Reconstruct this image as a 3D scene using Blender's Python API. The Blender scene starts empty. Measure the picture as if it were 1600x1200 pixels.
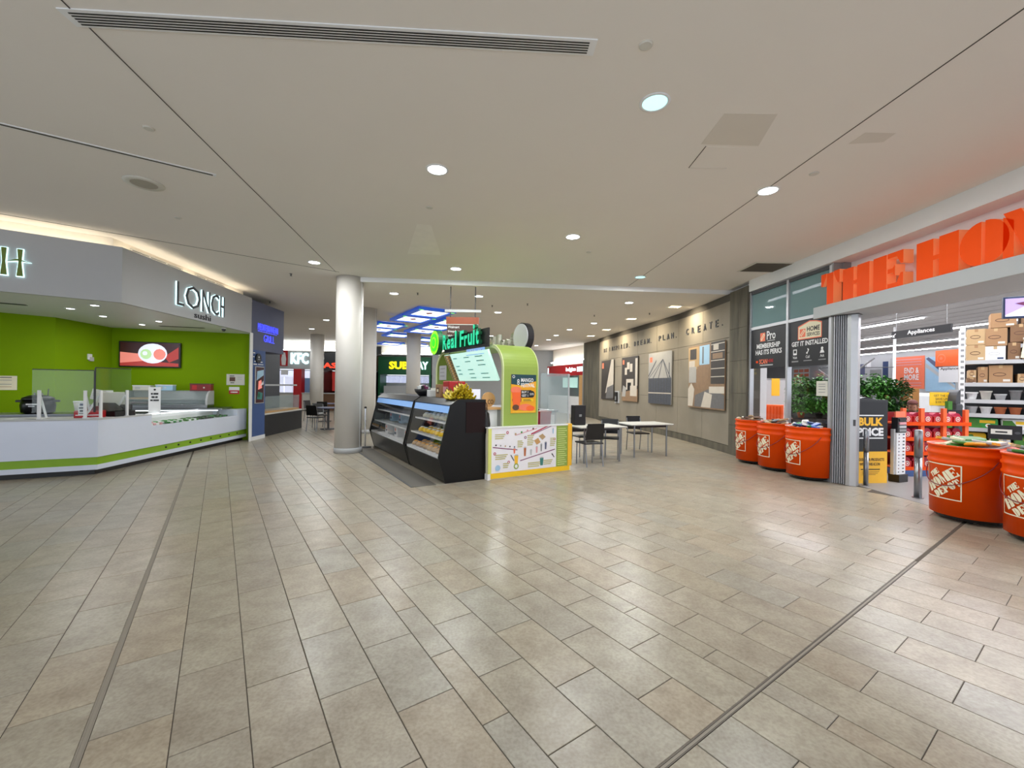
import bpy, math, random
from mathutils import Vector, Matrix
random.seed(7)
PI = math.pi
SC = bpy.context.scene
COL = SC.collection
# ------------------------------------------------------------------ camera
cam_d = bpy.data.cameras.new('camera'); cam = bpy.data.objects.new('camera', cam_d); COL.objects.link(cam)
cam_d.sensor_width = 36.0; cam_d.lens = 36.0*660.0/1600.0; cam_d.shift_y = 3.0/1600.0
cam_d.clip_start = 0.05; cam_d.clip_end = 200
cam.matrix_world = Matrix.Translation((0, 0, 1.55)) @ Matrix.Rotation(PI/2, 4, 'X') @ Matrix.Rotation(math.radians(0.8), 4, 'Z')
SC.camera = cam
# ------------------------------------------------------------------ world, exposure
W = bpy.data.worlds.new('world'); SC.world = W; W.use_nodes = True
W.node_tree.nodes['Background'].inputs[0].default_value = (0.88, 0.96, 1.06, 1)
W.node_tree.nodes['Background'].inputs[1].default_value = 1.5
SC.view_settings.view_transform = 'Standard'; SC.view_settings.look = 'None'
SC.view_settings.exposure = 0.08; SC.view_settings.gamma = 1.0; SC.view_settings.use_curve_mapping = False
def area_light(name, loc, sx, sy, energy, color=(1, 1, 1), rot=(0, 0, 0), spread=PI, shape='RECTANGLE', parent=None):
    d = bpy.data.lights.new(name, 'AREA'); d.shape = shape; d.size = sx
    if shape in ('RECTANGLE', 'ELLIPSE'): d.size_y = sy
    d.energy = energy; d.color = color; d.spread = spread
    o = bpy.data.objects.new(name, d); COL.objects.link(o); o.location = loc; o.rotation_euler = rot
    if parent: o.parent = parent
    return o
DOWN_W, STORE_W, COVE_E = 42.0, 700.0, 8.0

# ------------------------------------------------------------------ materials
def lin(c):
    return c/12.92 if c <= 0.04045 else ((c+0.055)/1.055)**2.4
def C(h):
    h = h.lstrip('#'); return tuple(lin(int(h[i:i+2], 16)/255) for i in (0, 2, 4)) + (1,)
MATS = {}
def mat(name, col, rough=0.55, metal=0.0, var=0.06, scale=6.0, bump=0.0, emit=0.0, ecol=None, coat=0.0, spec=0.5, detail=3.0):
    if name in MATS: return MATS[name]
    m = bpy.data.materials.new(name); m.use_nodes = True; nt = m.node_tree; b = nt.nodes['Principled BSDF']
    c = C(col) if isinstance(col, str) else col
    b.inputs['Roughness'].default_value = rough; b.inputs['Metallic'].default_value = metal
    b.inputs['Coat Weight'].default_value = coat; b.inputs['Specular IOR Level'].default_value = spec
    tc = nt.nodes.new('ShaderNodeTexCoord'); n = nt.nodes.new('ShaderNodeTexNoise')
    n.inputs['Scale'].default_value = scale; n.inputs['Detail'].default_value = detail
    nt.links.new(tc.outputs['Object'], n.inputs['Vector'])
    mx = nt.nodes.new('ShaderNodeMix'); mx.data_type = 'RGBA'
    mx.inputs[6].default_value = tuple(v*(1-var) for v in c[:3])+(1,)
    mx.inputs[7].default_value = tuple(min(1, v*(1+var)) for v in c[:3])+(1,)
    nt.links.new(n.outputs['Fac'], mx.inputs[0]); nt.links.new(mx.outputs[2], b.inputs['Base Color'])
    if bump:
        bp = nt.nodes.new('ShaderNodeBump'); bp.inputs['Strength'].default_value = bump; bp.inputs['Distance'].default_value = 0.02
        nt.links.new(n.outputs['Fac'], bp.inputs['Height']); nt.links.new(bp.outputs[0], b.inputs['Normal'])
    if emit:
        b.inputs['Emission Color'].default_value = C(ecol) if ecol else c
        b.inputs['Emission Strength'].default_value = emit
    MATS[name] = m; return m
def glass(name, tint=(1, 1, 1), refl=0.08, opac=0.0, ocol='#8aa0a0'):
    m = bpy.data.materials.new(name); m.use_nodes = True; nt = m.node_tree
    for n in list(nt.nodes):
        if n.type == 'BSDF_PRINCIPLED': nt.nodes.remove(n)
    out = nt.nodes['Material Output']
    t = nt.nodes.new('ShaderNodeBsdfTransparent'); t.inputs[0].default_value = tint+(1,)
    g = nt.nodes.new('ShaderNodeBsdfGlossy'); g.inputs['Roughness'].default_value = 0.03
    d = nt.nodes.new('ShaderNodeBsdfDiffuse'); d.inputs[0].default_value = C(ocol)
    m1 = nt.nodes.new('ShaderNodeMixShader'); m1.inputs[0].default_value = opac
    nt.links.new(t.outputs[0], m1.inputs[1]); nt.links.new(d.outputs[0], m1.inputs[2])
    lw = nt.nodes.new('ShaderNodeLayerWeight'); lw.inputs[0].default_value = 0.5
    pw = nt.nodes.new('ShaderNodeMath'); pw.operation = 'POWER'; pw.inputs[1].default_value = 4.0; nt.links.new(lw.outputs['Facing'], pw.inputs[0])
    fr = nt.nodes.new('ShaderNodeMath'); fr.operation = 'MULTIPLY_ADD'; fr.inputs[1].default_value = 0.5; fr.inputs[2].default_value = 0.03; nt.links.new(pw.outputs[0], fr.inputs[0])
    m2 = nt.nodes.new('ShaderNodeMixShader')
    nt.links.new(fr.outputs[0], m2.inputs[0]); nt.links.new(m1.outputs[0], m2.inputs[1]); nt.links.new(g.outputs[0], m2.inputs[2])
    nt.links.new(m2.outputs[0], out.inputs[0]); MATS[name] = m; return m
def tile_mat(name, source):
    m = bpy.data.materials.new(name); m.use_nodes = True; nt = m.node_tree; L = nt.links; b = nt.nodes['Principled BSDF']
    geo = nt.nodes.new('ShaderNodeNewGeometry')
    if source == 'object': rnd = nt.nodes.new('ShaderNodeObjectInfo').outputs['Random']
    else: rnd = geo.outputs['Random Per Island']
    cr = nt.nodes.new('ShaderNodeValToRGB'); e = cr.color_ramp.elements
    e[0].position = 0; e[0].color = C('#a29a8b'); e[1].position = 1; e[1].color = C('#aa9f8e')
    for p, c in ((0.25, '#a7a091'), (0.5, '#a69a88'), (0.75, '#a29d92')):
        k = e.new(p); k.color = C(c)
    L.new(rnd, cr.inputs[0])
    # stone clouding, shifted per tile
    off = nt.nodes.new('ShaderNodeVectorMath'); off.operation = 'MULTIPLY_ADD'; off.inputs[1].default_value = (1, 1, 1)
    cx = nt.nodes.new('ShaderNodeCombineXYZ'); mu = nt.nodes.new('ShaderNodeMath'); mu.operation = 'MULTIPLY'; mu.inputs[1].default_value = 57.0
    L.new(rnd, mu.inputs[0]); L.new(mu.outputs[0], cx.inputs[2]); L.new(geo.outputs['Position'], off.inputs[0]); L.new(cx.outputs[0], off.inputs[2])
    n1 = nt.nodes.new('ShaderNodeTexNoise'); n1.inputs['Scale'].default_value = 5.0; n1.inputs['Detail'].default_value = 7; n1.inputs['Roughness'].default_value = 0.68
    L.new(off.outputs[0], n1.inputs['Vector'])
    r1 = nt.nodes.new('ShaderNodeValToRGB'); q = r1.color_ramp.elements
    q[0].position = 0.3; q[0].color = (0.74, 0.70, 0.66, 1); q[1].position = 0.72; q[1].color = (1.12, 1.13, 1.10, 1)
    L.new(n1.outputs['Fac'], r1.inputs[0])
    mx = nt.nodes.new('ShaderNodeMix'); mx.data_type = 'RGBA'; mx.blend_type = 'MULTIPLY'; mx.inputs[0].default_value = 1.0
    L.new(cr.outputs[0], mx.inputs[6]); L.new(r1.outputs[0], mx.inputs[7])
    n2 = nt.nodes.new('ShaderNodeTexNoise'); n2.inputs['Scale'].default_value = 60; n2.inputs['Detail'].default_value = 4; L.new(off.outputs[0], n2.inputs['Vector'])
    r2 = nt.nodes.new('ShaderNodeValToRGB'); q = r2.color_ramp.elements
    q[0].position = 0.35; q[0].color = (0.86, 0.85, 0.83, 1); q[1].position = 0.6; q[1].color = (1.04, 1.04, 1.04, 1)
    L.new(n2.outputs['Fac'], r2.inputs[0])
    mx2 = nt.nodes.new('ShaderNodeMix'); mx2.data_type = 'RGBA'; mx2.blend_type = 'MULTIPLY'; mx2.inputs[0].default_value = 1.0
    L.new(mx.outputs[2], mx2.inputs[6]); L.new(r2.outputs[0], mx2.inputs[7]); L.new(mx2.outputs[2], b.inputs['Base Color'])
    b.inputs['Roughness'].default_value = 0.3; b.inputs['Specular IOR Level'].default_value = 0.4
    bp = nt.nodes.new('ShaderNodeBump'); bp.inputs['Strength'].default_value = 0.12; bp.inputs['Distance'].default_value = 0.01
    L.new(n1.outputs['Fac'], bp.inputs['Height']); L.new(bp.outputs[0], b.inputs['Normal'])
    MATS[name] = m; return m
def stone_mat(name, c0, c1, scale, rough=0.8):
    m = bpy.data.materials.new(name); m.use_nodes = True; nt = m.node_tree; L = nt.links; b = nt.nodes['Principled BSDF']
    geo = nt.nodes.new('ShaderNodeNewGeometry')
    mp = nt.nodes.new('ShaderNodeMapping'); mp.inputs['Scale'].default_value = scale; L.new(geo.outputs['Position'], mp.inputs[0])
    n = nt.nodes.new('ShaderNodeTexNoise'); n.inputs['Scale'].default_value = 1.0; n.inputs['Detail'].default_value = 8; L.new(mp.outputs[0], n.inputs['Vector'])
    r = nt.nodes.new('ShaderNodeValToRGB'); q = r.color_ramp.elements
    q[0].position = 0.3; q[0].color = C(c0); q[1].position = 0.7; q[1].color = C(c1)
    L.new(n.outputs['Fac'], r.inputs[0]); L.new(r.outputs[0], b.inputs['Base Color']); b.inputs['Roughness'].default_value = rough
    MATS[name] = m; return m
tile_mat('tile', 'object'); tile_mat('tile_field', 'island')
stone_mat('panel_stone', '#837b6c', '#8f8677', (1.2, 1.2, 1.2)); stone_mat('pillar_stone', '#4a463d', '#6a6455', (5, 5, 0.9))
mat('grout', '#564e44', 0.9); mat('ceiling', '#e6e0d8', 0.9, var=0.02, scale=1.2); mat('ceiling_patch', '#d6cfc4', 0.9, var=0.02); mat('seam', '#57524b', 0.9)
mat('white', '#e6e6e6', 0.45, var=0.02); mat('white_gloss', '#d3d9e8', 0.22, var=0.015, coat=0.3); mat('offwhite', '#cfccc2', 0.6, var=0.03); mat('cream', '#e8dfc0', 0.6)
mat('grey', '#8b8c8c', 0.5, var=0.04); mat('light_grey', '#b6b7b8', 0.5, var=0.03); mat('dark_grey', '#45464a', 0.5); mat('charcoal', '#232326', 0.4); mat('black', '#0d0d0f', 0.35, var=0.1); mat('black_gloss', '#0c0b0b', 0.28, var=0.3, spec=0.3)
mat('fascia', '#b1b2b4', 0.5, var=0.02); mat('lime', '#7fb012', 0.5, var=0.05); mat('lime_wall', '#789a00', 0.7, var=0.05, scale=2.5, spec=0.12); mat('kiosk_green', '#8fa648', 0.4, var=0.03); mat('stripe_green', '#80a818', 0.45)
mat('steel', '#94969a', 0.28, metal=0.95, var=0.05, scale=20); mat('alu', '#bfc0c4', 0.35, metal=0.6, var=0.05); mat('chrome', '#d6d6da', 0.12, metal=1.0); mat('strip_metal', '#5c554b', 0.5, metal=0.3, var=0.1); mat('strip_fill', '#8f877a', 0.6); mat('strip_pale', '#857d71', 0.5); mat('ledge', '#b4b8ba', 0.5, var=0.02)
mat('orange', '#e24a00', 0.36, var=0.05, spec=0.18); mat('orange_sign', '#ee4c02', 0.5, var=0.02, spec=0.2, emit=0.12, ecol='#ff5a08'); mat('orange_side_lit', '#ff9a66', 0.5, emit=0.16, ecol='#ff8a50'); mat('orange_flat', '#f0662a', 0.5); mat('salmon', '#ee7a58', 0.55)  # store letter sides: their lit look is put into a paler, glowing peach
mat('red', '#b3161c', 0.4); mat('deep_red', '#7d1418', 0.4); mat('crimson', '#b02445', 0.5); mat('yellow', '#f2c41c', 0.45); mat('amber', '#e8a31a', 0.5); mat('gold', '#f0b72c', 0.45)
mat('navy', '#2c3e63', 0.5); mat('blue', '#3a5488', 0.5, var=0.05); mat('slate', '#585d78', 0.55, var=0.03); mat('sky', '#9fc3dc', 0.5); mat('teal', '#3b7c74', 0.5); mat('bright_blue', '#2a62d8', 0.4, emit=0.25, ecol='#2a68e8')
mat('brown', '#5a3a28', 0.5); mat('sign_brown', '#4b332a', 0.5); mat('sign_rust', '#8e4526', 0.5); mat('wood', '#c89a62', 0.5, scale=14, var=0.12); mat('dark_wood', '#6b4a30', 0.5, scale=12, var=0.15); mat('cardboard', '#a07c58', 0.8, var=0.08); mat('cardboard_dark', '#7c5d42', 0.8, var=0.08); mat('tan', '#b89a70', 0.7)
mat('leaf', '#3f7a26', 0.5, var=0.3, scale=9); mat('leaf_dark', '#24511b', 0.5, var=0.3, scale=9); mat('green', '#2f8f3a', 0.5); mat('dark_green', '#0f5a35', 0.45); mat('terracotta', '#b5683f', 0.8, var=0.1); mat('pink', '#d99aa0', 0.5); mat('purple', '#7a2f5c', 0.5)
mat('skin', '#a8765c', 0.55); mat('banana', '#d8c02c', 0.45, var=0.12, scale=14); mat('banana_tip', '#5a4a1e', 0.6); mat('concrete', '#8f8d8c', 0.45, var=0.06, scale=2.0); mat('floor_shade_grey', '#5a554d', 0.6)
mat('col_paint', '#cfcac3', 0.55, var=0.02); mat('cove_white', '#efe6d6', 0.8, var=0.01); mat('store_ceiling', '#a3a09d', 0.9, var=0.03, scale=3)
mat('lamp', '#ffffff', emit=14, ecol='#f2fbff'); mat('lamp_cyan', '#e8ffff', emit=1.25, ecol='#a0f0f2'); mat('lamp_warm', '#fff0d0', emit=7, ecol='#ffe6b0'); mat('lamp_soft', '#ffffff', emit=1.6, ecol='#f2fbff')
mat('tube', '#ffffff', emit=COVE_E, ecol='#fff2da'); mat('tube_store', '#ffffff', emit=16, ecol='#f6f6ff'); mat('neon_white', '#eaffff', emit=1.5, ecol='#d2fbff'); mat('neon_green', '#18b888', emit=0.8, ecol='#10d098'); mat('neon_lime', '#9af02c', emit=1.0, ecol='#7cf018'); mat('neon_lime_core', '#3adf1c', emit=0.9, ecol='#22d80c'); mat('neon_yellow', '#ffe22a', emit=1.1, ecol='#ffe012'); mat('neon_blue', '#8a96ff', emit=0.9, ecol='#3038ff'); mat('neon_red', '#ff5038', emit=1.6, ecol='#ff3a20')
mat('screen_menu', '#cfeee6', 0.3, emit=0.62, ecol='#bdeee2'); mat('screen_dark', '#351418', 0.25, emit=0.12, ecol='#5a1c20'); mat('screen_pink', '#e8847a', 0.3, emit=0.5, ecol='#ee8a7c'); mat('screen_white', '#e6e8f4', 0.3, emit=0.6, ecol='#dfe6ff'); mat('screen_green', '#b8d8a0', 0.3, emit=0.55, ecol='#b6dca0'); mat('screen_red', '#a8322e', 0.3, emit=0.4, ecol='#b83a34'); mat('screen_lilac', '#b7a2d8', 0.3, emit=0.6, ecol='#b49ce0')
glass('glass'); glass('frost', opac=0.87, ocol='#7d9a9c'); glass('acrylic', tint=(0.97, 0.99, 0.98), opac=0.015, ocol='#d8e8e0'); glass('haze_glass', opac=0.28, ocol='#aebfc0')

# ------------------------------------------------------------------ mesh helpers
class MB:
    def __init__(s): s.v = []; s.f = []; s.mi = []; s.mats = []
    def m(s, key):
        if key not in s.mats: s.mats.append(key)
        return s.mats.index(key)
    def add(s, vs, fs, key=None):
        o = len(s.v); s.v += [tuple(p) for p in vs]; k = s.m(key) if key else 0
        for f in fs: s.f.append(tuple(o+i for i in f)); s.mi.append(k)
        return s
    def box(s, x0, x1, y0, y1, z0, z1, key=None):
        v = [(x0,y0,z0),(x1,y0,z0),(x1,y1,z0),(x0,y1,z0),(x0,y0,z1),(x1,y0,z1),(x1,y1,z1),(x0,y1,z1)]
        return s.add(v, [(0,3,2,1),(4,5,6,7),(0,1,5,4),(1,2,6,5),(2,3,7,6),(3,0,4,7)], key)
    def prism(s, poly, z0, z1, key=None):          # vertical prism over a ground polygon
        if sum(a[0]*b[1]-b[0]*a[1] for a, b in zip(poly, poly[1:]+poly[:1])) < 0: poly = poly[::-1]
        n = len(poly); v = [(p[0], p[1], z0) for p in poly]+[(p[0], p[1], z1) for p in poly]
        f = [tuple(range(n-1, -1, -1)), tuple(range(n, 2*n))]+[(i, (i+1) % n, n+(i+1) % n, n+i) for i in range(n)]
        return s.add(v, f, key)
    def slab(s, A, B, t, z0, z1, key=None):        # upright slab from A to B, thickness t to the LEFT of A->B
        d = Vector((B[0]-A[0], B[1]-A[1])); n = Vector((-d.y, d.x)).normalized()*t
        return s.prism([A, B, (B[0]+n.x, B[1]+n.y), (A[0]+n.x, A[1]+n.y)], z0, z1, key)
    def ext(s, pts, d, key=None):                  # polygon of 3d points extruded by vector d
        n = len(pts); d = Vector(d); a = [Vector(p) for p in pts]
        v = [tuple(p) for p in a]+[tuple(p+d) for p in a]
        f = [tuple(range(n-1, -1, -1)), tuple(range(n, 2*n))]+[(i, (i+1) % n, n+(i+1) % n, n+i) for i in range(n)]
        return s.add(v, f, key)
    def tube(s, pts, r, n=8, key=None, cap=True):
        pts = [Vector(p) for p in pts]; rs = r if isinstance(r, (list, tuple)) else [r]*len(pts); vs = []; fs = []
        ref = None
        for i, p in enumerate(pts):
            d = (pts[min(i+1, len(pts)-1)]-pts[max(i-1, 0)]).normalized()
            if ref is None: ref = Vector((0, 0, 1)) if abs(d.z) < 0.9 else Vector((1, 0, 0))
            a = d.cross(ref).normalized(); b = d.cross(a); ref = -b if False else ref
            for k in range(n):
                t = 2*PI*k/n; vs.append(tuple(p+(a*math.cos(t)+b*math.sin(t))*rs[i]))
        for i in range(len(pts)-1):
            for k in range(n): fs.append((i*n+k, i*n+(k+1) % n, (i+1)*n+(k+1) % n, (i+1)*n+k))
        if cap: fs.append(tuple(range(n))); fs.append(tuple(range(len(vs)-1, len(vs)-n-1, -1)))
        return s.add(vs, fs, key)
    def lathe(s, prof, c=(0, 0), n=24, key=None):  # prof: (r, z) list
        vs = []; fs = []
        for r, z in prof:
            for k in range(n): t = 2*PI*k/n; vs.append((c[0]+r*math.cos(t), c[1]+r*math.sin(t), z))
        for i in range(len(prof)-1):
            for k in range(n): fs.append((i*n+k, i*n+(k+1) % n, (i+1)*n+(k+1) % n, (i+1)*n+k))
        fs.append(tuple(range(n-1, -1, -1))); fs.append(tuple(range(len(vs)-n, len(vs))))
        return s.add(vs, fs, key)
    def mesh(s, name, key):
        me = bpy.data.meshes.new(name); me.from_pydata(s.v, [], s.f)
        for k in (s.mats or [key]): me.materials.append(MATS[k] if isinstance(k, str) else k)
        if s.mats: me.polygons.foreach_set('material_index', s.mi)
        me.update(); return me
    def build(s, name, key='white', parent=None, smooth=False, bevel=0.0):
        o = bpy.data.objects.new(name, s.mesh(name, key)); COL.objects.link(o)
        if parent: o.parent = parent
        if smooth:
            for p in o.data.polygons: p.use_smooth = len(p.vertices) == 4
        if bevel:
            b = o.modifiers.new('bevel', 'BEVEL'); b.width = bevel; b.segments = 2; b.limit_method = 'ANGLE'
        return o
def tag(o, label=None, cat=None, group=None, kind=None):
    if label: o['label'] = label
    if cat: o['category'] = cat
    if group: o['group'] = group
    if kind: o['kind'] = kind
    return o
def thing(name, label, cat, loc=(0, 0, 0), rz=0.0, group=None, kind=None):
    o = bpy.data.objects.new(name, None); COL.objects.link(o); o.location = loc; o.rotation_euler = (0, 0, rz)
    o.empty_display_size = 0.1
    return tag(o, label, cat, group, kind)
def struct(o): o['kind'] = 'structure'; return o
def bx(name, key, parent, *d, bevel=0.0): return MB().box(*d).build(name, key, parent, bevel=bevel)
def copy_tree(root, loc, rz=None, label=None, group=None):
    r = root.copy(); COL.objects.link(r); r.location = loc
    if rz is not None: r.rotation_euler = (0, 0, rz)
    if label: r['label'] = label
    if group: r['group'] = group
    for ch in list(root.children):
        c = ch.copy(); COL.objects.link(c); c.parent = r
        for g in ch.children:
            d = g.copy(); COL.objects.link(d); d.parent = c
    return r
_TX = {}
def glyphs(s, bold=0.0):
    k = (s, bold)
    if k not in _TX:
        cu = bpy.data.curves.new('t', 'FONT'); cu.body = s; cu.size = 1; cu.resolution_u = 2; cu.offset = bold; cu.fill_mode = 'FRONT'
        o = bpy.data.objects.new('t', cu); COL.objects.link(o); bpy.context.view_layer.update()
        me = bpy.data.meshes.new_from_object(o.evaluated_get(bpy.context.evaluated_depsgraph_get()))
        v = [(p.co.x, p.co.y) for p in me.vertices]; f = [tuple(p.vertices) for p in me.polygons]
        bpy.data.objects.remove(o); bpy.data.curves.remove(cu); bpy.data.meshes.remove(me)
        x0 = min(p[0] for p in v); x1 = max(p[0] for p in v); y0 = min(p[1] for p in v); y1 = max(p[1] for p in v)
        v = [((p[0]-x0)/(x1-x0), (p[1]-y0)/max(y1-y0, 1e-6)) for p in v]
        _TX[k] = (v, f)
    return _TX[k]
def frame_of(o, right, up=(0, 0, 1)):
    r = Vector(right).normalized() if len(right) == 3 else Vector((right[0], right[1], 0)).normalized()
    u = Vector(up).normalized(); return Vector(o), r, u, r.cross(u).normalized()
def flat_ext(mb, pts2, faces2, fr, off, depth, key):
    # flat 2d geometry -> solid in a frame (front faces towards the frame normal)
    o, r, u, n = fr; N = len(pts2)
    front = [o+r*x+u*y+n*(off+depth) for x, y in pts2]
    if depth <= 0.0011: mb.add(front, faces2, key); return
    back = [o+r*x+u*y+n*off for x, y in pts2]
    cnt = {}
    for f in faces2:
        for a, b in zip(f, f[1:]+f[:1]): cnt[(a, b)] = 1
    side = [(b, a, a+N, b+N) for (a, b) in cnt if (b, a) not in cnt]
    mb.add(front+back, list(faces2)+side, key)
def lettering(s, parent, o, right, w, h, key, depth=0.004, bold=0.0, off=0.001, up=(0, 0, 1), name='lettering', mb=None):
    v, f = glyphs(s, bold); M = mb or MB()
    flat_ext(M, [(x*w, y*h) for x, y in v], f, frame_of(o, right, up), off, depth, key)
    return None if mb else M.build(name, key, parent)
def prints(name, parent, o, right, items, up=(0, 0, 1), depth=0.001, step=0.0008):
    # flat print: rectangles (x0,y0,x1,y1,mat) or polygons ([(x,y)..],mat) or text ('t',str,x,y,w,h,mat,bold)
    M = MB(); fr = frame_of(o, right, up)
    for i, it in enumerate(items):
        off = 0.001+i*step
        if it[0] == 't':
            v, f = glyphs(it[1], it[7] if len(it) > 7 else 0.0); flat_ext(M, [(it[2]+x*it[4], it[3]+y*it[5]) for x, y in v], f, fr, off, depth, it[6])
        elif isinstance(it[0], list): flat_ext(M, it[0], [tuple(range(len(it[0])))], fr, off, depth, it[1])
        else:
            x0, y0, x1, y1, k = it; flat_ext(M, [(x0, y0), (x1, y0), (x1, y1), (x0, y1)], [(0, 1, 2, 3)], fr, off, depth, k)
    return M.build(name, 'white', parent)
def disc(x, y, r, n=16, ry=None): return [(x+r*math.cos(2*PI*k/n), y+(ry or r)*math.sin(2*PI*k/n)) for k in range(n)]
# ================================================================== SETTING
# ---------------- floor: individually laid stone tiles on a grout bed, grid turned 34.7 degrees to the view
TH = math.radians(34.7); UD = (math.cos(TH), math.sin(TH)); VD = (-math.sin(TH), math.cos(TH))
def T2W(u, v): return (u*UD[0]+v*VD[0], u*UD[1]+v*VD[1])
floor = struct(MB().box(-16.5, 5.9, -2.5, 27.5, -0.06, -0.0035).build('floor', 'grout'))
tag(floor, 'beige stone tile floor of the mall concourse')
rows = [-2.088, -1.943, -1.649, -1.353, -1.056, -0.7615, -0.4605, -0.158, 0.130, 0.4195, 0.708, 1.003, 1.150, 1.440, 1.728, 2.012, 2.302, 2.448, 2.730, 3.018, 3.307, 3.595, 3.882, 4.160, 4.445, 4.730]
while rows[0] > -16: rows.insert(0, rows[0]-(0.145 if len(rows) % 11 == 0 else 0.2885))
while rows[-1] < 19: rows.append(rows[-1]+0.2885)
base_i = rows.index(-0.158)
def proj(X, Y, Z=0.0):
    if Y < 0.35: return None
    return (800+660*X/Y, 603+660*(1.55-Z)/Y)
tiles = []
for i in range(len(rows)-1):
    u0, u1 = rows[i]+0.0022, rows[i+1]-0.0022
    if abs(rows[i]+0.4605) < 1e-6: u0 += 0.013
    if abs(rows[i+1]+0.4605) < 1e-6: u1 -= 0.013
    ph = 2.225 if (i-base_i) % 2 == 0 else 2.5135
    cuts = []; k = math.ceil((1.09-ph)/0.577)
    while ph+k*0.577 < 26: cuts.append(ph+k*0.577); k += 1
    up = [1.072]+[c for c in cuts if c > 1.2]
    phb = 0.469 if (i-base_i) % 2 == 0 else 0.757
    dn = [1.042]; k = 0
    while phb-k*0.577 > -9: dn.append(phb-k*0.577); k += 1
    dn = dn[::-1]
    for seq in (up, dn):
        for a, b in zip(seq, seq[1:]):
            a2 = a+(0.0022 if a not in (1.072,) else 0); b2 = b-(0.0022 if b not in (1.042,) else 0)
            cx, cy = T2W((u0+u1)/2, (a2+b2)/2)
            if not (-15.5 < cx < 5.72 and -1.6 < cy < 26.5): continue
            if cx < -8.2 and cy < 11.5 - 0: 
                if cx < -9.2: continue
            pr = [proj(*T2W(p, q)) for p, q in ((u0, a2), (u1, a2), (u1, b2), (u0, b2))]
            ar = 0
            if all(pr) and min(p[0] for p in pr) < 1600 and max(p[0] for p in pr) > 0 and min(p[1] for p in pr) < 1200:
                cl = [(min(1600, max(0, p[0])), min(1200, p[1])) for p in pr]
                ar = abs(sum(p[0]*q[1]-q[0]*p[1] for p, q in zip(cl, cl[1:]+cl[:1])))/2
            tiles.append((ar, cx, cy, u1-u0, b2-a2))
tiles.sort(key=lambda t: -t[0])
def tile_geo(w, l):
    c = 0.0018; a, b = w/2, l/2
    v = [(-a,-b,-0.009),(a,-b,-0.009),(a,b,-0.009),(-a,b,-0.009),(-a,-b,-c),(a,-b,-c),(a,b,-c),(-a,b,-c),(-a+c,-b+c,0),(a-c,-b+c,0),(a-c,b-c,0),(-a+c,b-c,0)]
    f = [(8,9,10,11)]+[(i, (i+1) % 4, 4+(i+1) % 4, 4+i) for i in range(4)]+[(4+i, 4+(i+1) % 4, 8+(i+1) % 4, 8+i) for i in range(4)]
    return v, f
TM = {}
for ar, cx, cy, w, l in tiles[:300]:
    k = (round(w, 3), round(l, 3))
    if k not in TM:
        v, f = tile_geo(w, l); TM[k] = MB().add(v, f).mesh('tile', 'tile')
    o = bpy.data.objects.new('tile', TM[k]); COL.objects.link(o); o.location = (cx, cy, 0); o.rotation_euler = (0, 0, TH); o.parent = floor
fm = MB()
for ar, cx, cy, w, l in tiles[300:]:
    v, f = tile_geo(w, l)
    fm.add([(cx+x*UD[0]+y*VD[0], cy+x*UD[1]+y*VD[1], z) for x, y, z in v], f)
o = fm.build('tile_field', 'tile_field', floor); o['kind'] = 'stuff'; o['label'] = 'more distant beige stone tiles of the same floor'
def strip(p, q, name='expansion_joint', key='strip_metal'):
    d = (Vector(q)-Vector(p)).normalized(); n = Vector((-d.y, d.x))
    m = MB()
    for s in (-1, 1):
        c0 = Vector(p)+n*s*0.010; c1 = Vector(q)+n*s*0.010
        m.prism([tuple(c0-n*0.0035), tuple(c1-n*0.0035), tuple(c1+n*0.0035), tuple(c0+n*0.0035)], -0.008, 0.0006)
    f = MB(); f.prism([tuple(Vector(p)-n*0.007), tuple(Vector(q)-n*0.007), tuple(Vector(q)+n*0.007), tuple(Vector(p)+n*0.007)], -0.008, -0.0015); f.build('joint_filler', 'strip_fill', floor)
    return m.build(name, key, floor)
strip(T2W(-0.4605, 1.075), T2W(-0.4605, 9.6), key='strip_pale'); strip(T2W(-4, 1.057), T2W(5.25, 1.057)).name = 'expansion_joint'
sf = struct(MB().box(5.685, 30, -4, 7.2, -0.03, 0.004).box(5.45, 30, 7.2, 52, -0.03, 0.004).build('floor_store', 'concrete')); tag(sf, 'grey polished concrete floor inside the hardware store')
# ---------------- ceilings
ceiling = struct(MB().box(-17, 5.4, -3, 27.5, 3.95, 4.05).build('ceiling', 'ceiling')); tag(ceiling, 'off-white plaster ceiling of the concourse')
drop = MB().prism([(-3.5, 9.5), (5.39, 10.3), (5.39, 27.4), (-5.2, 27.4)], 3.85, 3.949).build('dropped_ceiling', 'ceiling', ceiling)
lip = MB().slab((-3.5, 9.49), (5.38, 10.29), 0.012, 3.845, 3.9495).build('ceiling_edge_trim', 'white', ceiling)
def seam(p, q, w=0.008, z=3.95, key='seam', name='ceiling_seam'):
    d = (Vector(q)-Vector(p)).normalized(); n = Vector((-d.y, d.x))*w/2; p = Vector(p); q = Vector(q)
    return MB().prism([tuple(p-n), tuple(q-n), tuple(q+n), tuple(p+n)], z-0.004, z+0.002).build(name, key, ceiling)
seam((-2.05, -3), (-3.823, 9.096)); seam((3.5, -3), (2.72, 9.95)); seam((-11.0, 3.4), (-6.6, 6.824)); seam((-6.6, 6.824), (-3.753, 9.092), 0.012)
MB().prism([(1.82, 4.146), (1.817, 3.679), (2.279, 3.677), (2.396, 4.165)], 3.9485, 3.951).build('plaster_patch', 'ceiling_patch', ceiling)
MB().prism([(1.902, 4.593), (1.897, 4.19), (2.296, 4.2), (2.327, 4.582)], 3.9488, 3.951).build('access_hatch', 'ceiling', ceiling)
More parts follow.
